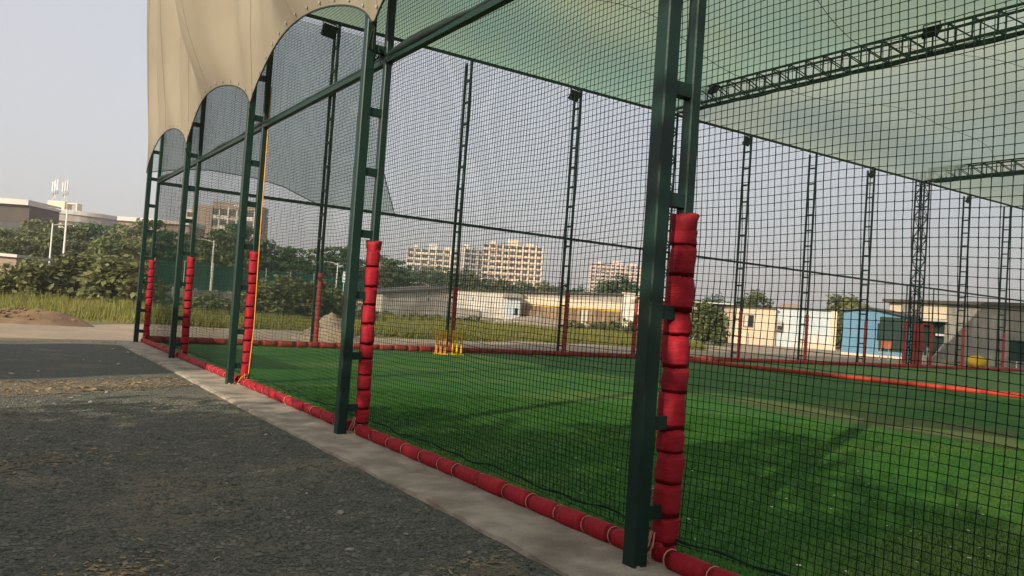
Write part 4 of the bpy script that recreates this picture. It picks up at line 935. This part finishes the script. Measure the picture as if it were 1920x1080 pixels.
for i, (px, py, r) in enumerate(STN):
    r = r*(0.5 if r > .045 else 1.0)
    p = gnd(px, py, -0.03); big = r > 0.045
    o = place('stone', ROCKS[i % 5], None, (float(p[0]), float(p[1]), ground_h(p[0], p[1])-r*0.12), rotz=rnd.uniform(0, 6.28), scale=(r, r, r*rnd.uniform(.6, 1.0)))
    tag(o, 'pale stone lying on the dark gravel' if i else 'largest pale rounded stone on the dark gravel beside the concrete strip', 'stone', 'loose stones on the gravel' if i else None)
for i in range(5):
    for k in range(4):
        r = rnd.uniform(0.012, 0.03); o = place('stone', ROCKS[(i+k) % 5], None, (-0.13+rnd.uniform(-.14, .12), -SP*i+rnd.uniform(-.13, .05)-0.04, -0.002), rotz=rnd.uniform(0, 6), scale=(r, r, r*.7))
        tag(o, 'small mortar crumb lying at the foot of a ladder post on the concrete', 'stone', 'mortar crumbs at the post feet')
# rubble heap behind the first far post and the dirt heap on the left
def heap(name, label, px, py, w, h, m, n, seed, stone_m):
    p = gnd(px, py); rs = np.random.RandomState(seed); t = thing(name, label, 'heap', (float(p[0]), float(p[1]), -0.08)); V = []; F = []; N = 26
    for i in range(N):
        for j in range(N):
            x = (i/(N-1)*2-1); y = (j/(N-1)*2-1); r = math.hypot(x, y)
            z = max(0, 1-r)**0.9*h*(1+0.35*math.sin(4*x+seed)+0.25*math.sin(7*y+2*x))+0.16*h*rs.rand()*(r < 1)
            V.append((x*w, y*w*0.7, z-0.03))
    for i in range(N-1):
        for j in range(N-1): F.append((i*N+j, (i+1)*N+j, (i+1)*N+j+1, i*N+j+1))
    place('earth', np_mesh('earth', V, F, m, False), t)
    for k in range(n):
        a = rs.uniform(0, 6.28); r = rs.rand()**0.6*0.85; s = rs.uniform(0.04, 0.12)*max(0.6, w/2.6); x, y = r*math.cos(a), r*math.sin(a)*1
        place('clod', (CLODS if m is DIRT else ROCKS)[k % 5], t, (x*w, y*w*0.7, max(0, 1-r)**0.9*h*0.9), rotz=a, scale=(s, s, s*.8))
heap('rubble_heap', 'pale rubble heap beside the first slim post of the far wall', 615, 633, 1.3, 0.7, SAND, 70, 1, STONE)
heap('dirt_heap', 'reddish brown dirt heap at the edge of the grass', 35, 600, 2.2, 0.5, DIRT, 70, 5, DIRT)
heap('rubble_heap', 'low broken rubble along the foot of the rusty shed', 1010, 612, 6.5, 0.9, SAND, 40, 8, STONE)
# pebbles of the yard: too many to count
rs = np.random.RandomState(12); N = 52000
rad = 1.6+rs.rand(N)**1.25*9.5; an = rs.uniform(R(-8), R(50), N); px_ = CAM[0]+rad*np.sin(an); py_ = CAM[1]+rad*np.cos(an)
ok = (px_ < -0.70) & (px_ > -6) & (py_ < -2); px_, py_ = px_[ok], py_[ok]; N = len(px_)
sz = 0.0078*np.exp(rs.randn(N)*0.38)*(1+0.06*np.hypot(px_-CAM[0], py_-CAM[1])); pz = yard_z(px_, py_)
oc = np.array([(1, 0, 0.1), (0, 1, 0), (-1, 0, 0), (0, -1, 0.1), (0.1, 0, 0.8), (0, 0, -0.6)])
rot = rs.uniform(0, 6.28, N); cr, sr = np.cos(rot)[:, None], np.sin(rot)[:, None]; st = rs.uniform(0.6, 1.5, (N, 1))
ox = (oc[None, :, 0]*cr-oc[None, :, 1]*sr*st); oy = (oc[None, :, 0]*sr+oc[None, :, 1]*cr*st); oz = oc[None, :, 2]*rs.uniform(0.5, 1.1, (N, 1))+np.zeros_like(ox)
V = np.stack([px_[:, None]+ox*sz[:, None], py_[:, None]+oy*sz[:, None], pz[:, None]+0.002+oz*sz[:, None]], -1).reshape(-1, 3)
fk = np.array([(0, 1, 4), (1, 2, 4), (2, 3, 4), (3, 0, 4)]); F = (fk[None]+(np.arange(N)*6)[:, None, None]).reshape(-1, 3)
o = stuff(place('gravel_pebbles', np_mesh('gravel_pebbles', V, F, PEBBLE))); tag(o, 'loose dark gravel pebbles covering the yard', 'gravel')
# blades of the artificial turf close by
rs = np.random.RandomState(13); N = 150000
rad = 3.4+rs.rand(N)**0.8*9.5; an = rs.uniform(R(14), R(72), N); bx = CAM[0]+rad*np.sin(an); by = CAM[1]+rad*np.cos(an)
ok = (bx > 0.09) & (by < -0.2); bx, by = bx[ok], by[ok]; N = len(bx); th = rs.uniform(0, 6.28, N); w = 0.0022*(1+0.12*np.hypot(bx-CAM[0], by-CAM[1])); h = rs.uniform(0.012, 0.03, N); ln = rs.randn(2, N)*0.010
V = np.stack([np.stack([bx-w*np.cos(th), by-w*np.sin(th), np.full(N, 0.006)], 1), np.stack([bx+w*np.cos(th), by+w*np.sin(th), np.full(N, 0.006)], 1), np.stack([bx+ln[0], by+ln[1], 0.008+h], 1)], 1).reshape(-1, 3)
o = stuff(place('turf_blades', np_mesh('turf_blades', V, np.arange(3*N).reshape(-1, 3), BLADE))); tag(o, 'short green blades of the artificial turf', 'turf')
# meadow grass
rs = np.random.RandomState(14); N = 130000
gx = rs.uniform(-14, 62, N); gy = 9.6+rs.rand(N)**1.5*46; dens = vnoise(gx, gy, 21, 3, 0.35)
ok = (dens+rs.randn(N)*0.25 > -0.25) & (gx < 30+0.9*(gy-9)) & (gy > 10.3+1.2*np.sin(gx*0.35)+0.6*np.sin(gx*1.1)); gx, gy, dens = gx[ok], gy[ok], dens[ok]; N = len(gx)
th = rs.uniform(0, 6.28, N); h = (0.16+0.42*rs.rand(N)**1.5)*(1+0.5*dens)*np.where(gx < 4, 1.05, 0.75); w = 0.018+0.022*rs.rand(N); ln = rs.randn(2, N)*0.12
V = np.stack([np.stack([gx-w*np.cos(th), gy-w*np.sin(th), np.full(N, -0.06)], 1), np.stack([gx+w*np.cos(th), gy+w*np.sin(th), np.full(N, -0.06)], 1), np.stack([gx+ln[0], gy+ln[1], h], 1)], 1).reshape(-1, 3)
o = stuff(place('meadow_grass', np_mesh('meadow_grass', V, np.arange(3*N).reshape(-1, 3), GRASS))); tag(o, 'yellow green wild grass of the meadow behind the cage', 'grass')
# petals and leaf litter on the turf
rs = np.random.RandomState(15); N = 150; rad = 3.9+rs.rand(N)*5; an = rs.uniform(R(30), R(66), N); lx = CAM[0]+rad*np.sin(an); ly = CAM[1]+rad*np.cos(an); ok = (lx > 0.12); lx, ly = lx[ok], ly[ok]; N = len(lx)
th = rs.uniform(0, 6.28, N); s = rs.uniform(0.006, 0.015, N); q = np.array([(-1, -.35), (1, -.35), (1, .35), (-1, .35)]); V = []
for k in range(4): V.append(np.stack([lx+s*(q[k, 0]*np.cos(th)-q[k, 1]*np.sin(th)), ly+s*(q[k, 0]*np.sin(th)+q[k, 1]*np.cos(th)), 0.036+rs.rand(N)*0.006], 1))
V = np.stack(V, 1).reshape(-1, 3); o = stuff(place('leaf_litter', np_mesh('leaf_litter', V, np.arange(4*N).reshape(-1, 4), PLASTIC))); tag(o, 'tiny pale petals and leaf bits strewn on the turf', 'litter')

# dry leaves and straw on the yard
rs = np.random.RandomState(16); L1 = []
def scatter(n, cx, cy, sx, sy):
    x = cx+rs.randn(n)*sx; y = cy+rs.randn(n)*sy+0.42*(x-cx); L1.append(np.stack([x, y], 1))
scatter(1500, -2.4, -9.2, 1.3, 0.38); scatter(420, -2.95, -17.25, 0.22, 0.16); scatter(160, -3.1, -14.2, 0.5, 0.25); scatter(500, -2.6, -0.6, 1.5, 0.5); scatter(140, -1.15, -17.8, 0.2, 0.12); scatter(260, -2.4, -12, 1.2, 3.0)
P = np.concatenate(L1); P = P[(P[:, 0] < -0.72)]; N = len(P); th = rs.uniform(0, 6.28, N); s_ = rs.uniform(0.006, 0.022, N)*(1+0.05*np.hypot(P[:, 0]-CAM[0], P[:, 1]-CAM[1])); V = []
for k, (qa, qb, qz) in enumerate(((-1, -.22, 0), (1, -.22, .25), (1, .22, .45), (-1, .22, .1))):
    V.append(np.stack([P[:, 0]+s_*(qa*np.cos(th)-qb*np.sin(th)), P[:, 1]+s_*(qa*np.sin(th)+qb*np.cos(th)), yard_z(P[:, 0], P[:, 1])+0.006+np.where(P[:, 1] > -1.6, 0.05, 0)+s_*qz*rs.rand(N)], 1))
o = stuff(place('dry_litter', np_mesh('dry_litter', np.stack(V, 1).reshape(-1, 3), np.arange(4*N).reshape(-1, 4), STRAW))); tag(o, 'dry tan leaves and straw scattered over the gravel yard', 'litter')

# ------------------------------------------------------------------ what shades the yard: a shed and trees standing left of the view
t = thing('yard_shed', 'plain cream shed standing left of the gravel yard, shading it', 'building', (-12.5, -11.6, 0), 0)
MB().box((0, 0.9, -0.2), (4.4, 8.1, 4.5)).build('wall', CREAM, t); MB().box((-0.3, 0.6, 4.503), (4.7, 8.4, 4.65)).build('roof', PALEROOF, t)
dr = MB().box((4.403, 3.2, 0), (4.45, 4.4, 2.1)).build('door', BLUEDOOR, t); MB().box((4.453, 4.2, 1.0), (4.50, 4.25, 1.12)).build('handle', METAL, dr)
for y in (1.3, 5.6): MB().box((4.403, y, 1.2), (4.44, y+1.3, 2.3)).build('window', GLASS, t)
make_kind('sparse0', LEAF_A, 91, 8.0, 4.0, 1.9, 105, 34, 0.24, 'layer'); make_kind('sparse1', LEAF_B, 92, 8.0, 4.0, 1.7, 115, 34, 0.24, 'round')
for x, y, s, k in ((-9.5, -16.9, 0.70, 'sparse1'), (-10.0, -21.9, 0.97, 'sparse1'), (-8.5, -26.4, 0.92, 'sparse1'), (-14.0, -21.5, 0.95, 'sparse0'), (-11.5, -30.0, 1.0, 'sparse1')):
    plant('yard_tree', k, 'leafy tree standing left of the gravel yard, behind the viewer', 'tree', (x, y), s, 1.0, group='trees shading the yard')

# ------------------------------------------------------------------ dusty air
hb = MB().box((-705, -155, -1.2), (1305, 1305, 70)); hm_ = bpy.data.materials.new('dusty_air'); hm_.use_nodes = True
hm_.node_tree.nodes.remove(hm_.node_tree.nodes['Principled BSDF']); pv = hm_.node_tree.nodes.new('ShaderNodeVolumePrincipled')
pv.inputs['Color'].default_value = (0.93, 0.91, 0.90, 1); pv.inputs['Density'].default_value = 0.0007; pv.inputs['Anisotropy'].default_value = 0.2
hm_.node_tree.links.new(pv.outputs[0], hm_.node_tree.nodes['Material Output'].inputs['Volume'])
stuff(tag(hb.build('haze', hm_), 'thin dusty haze in the air over the whole place', 'haze'))
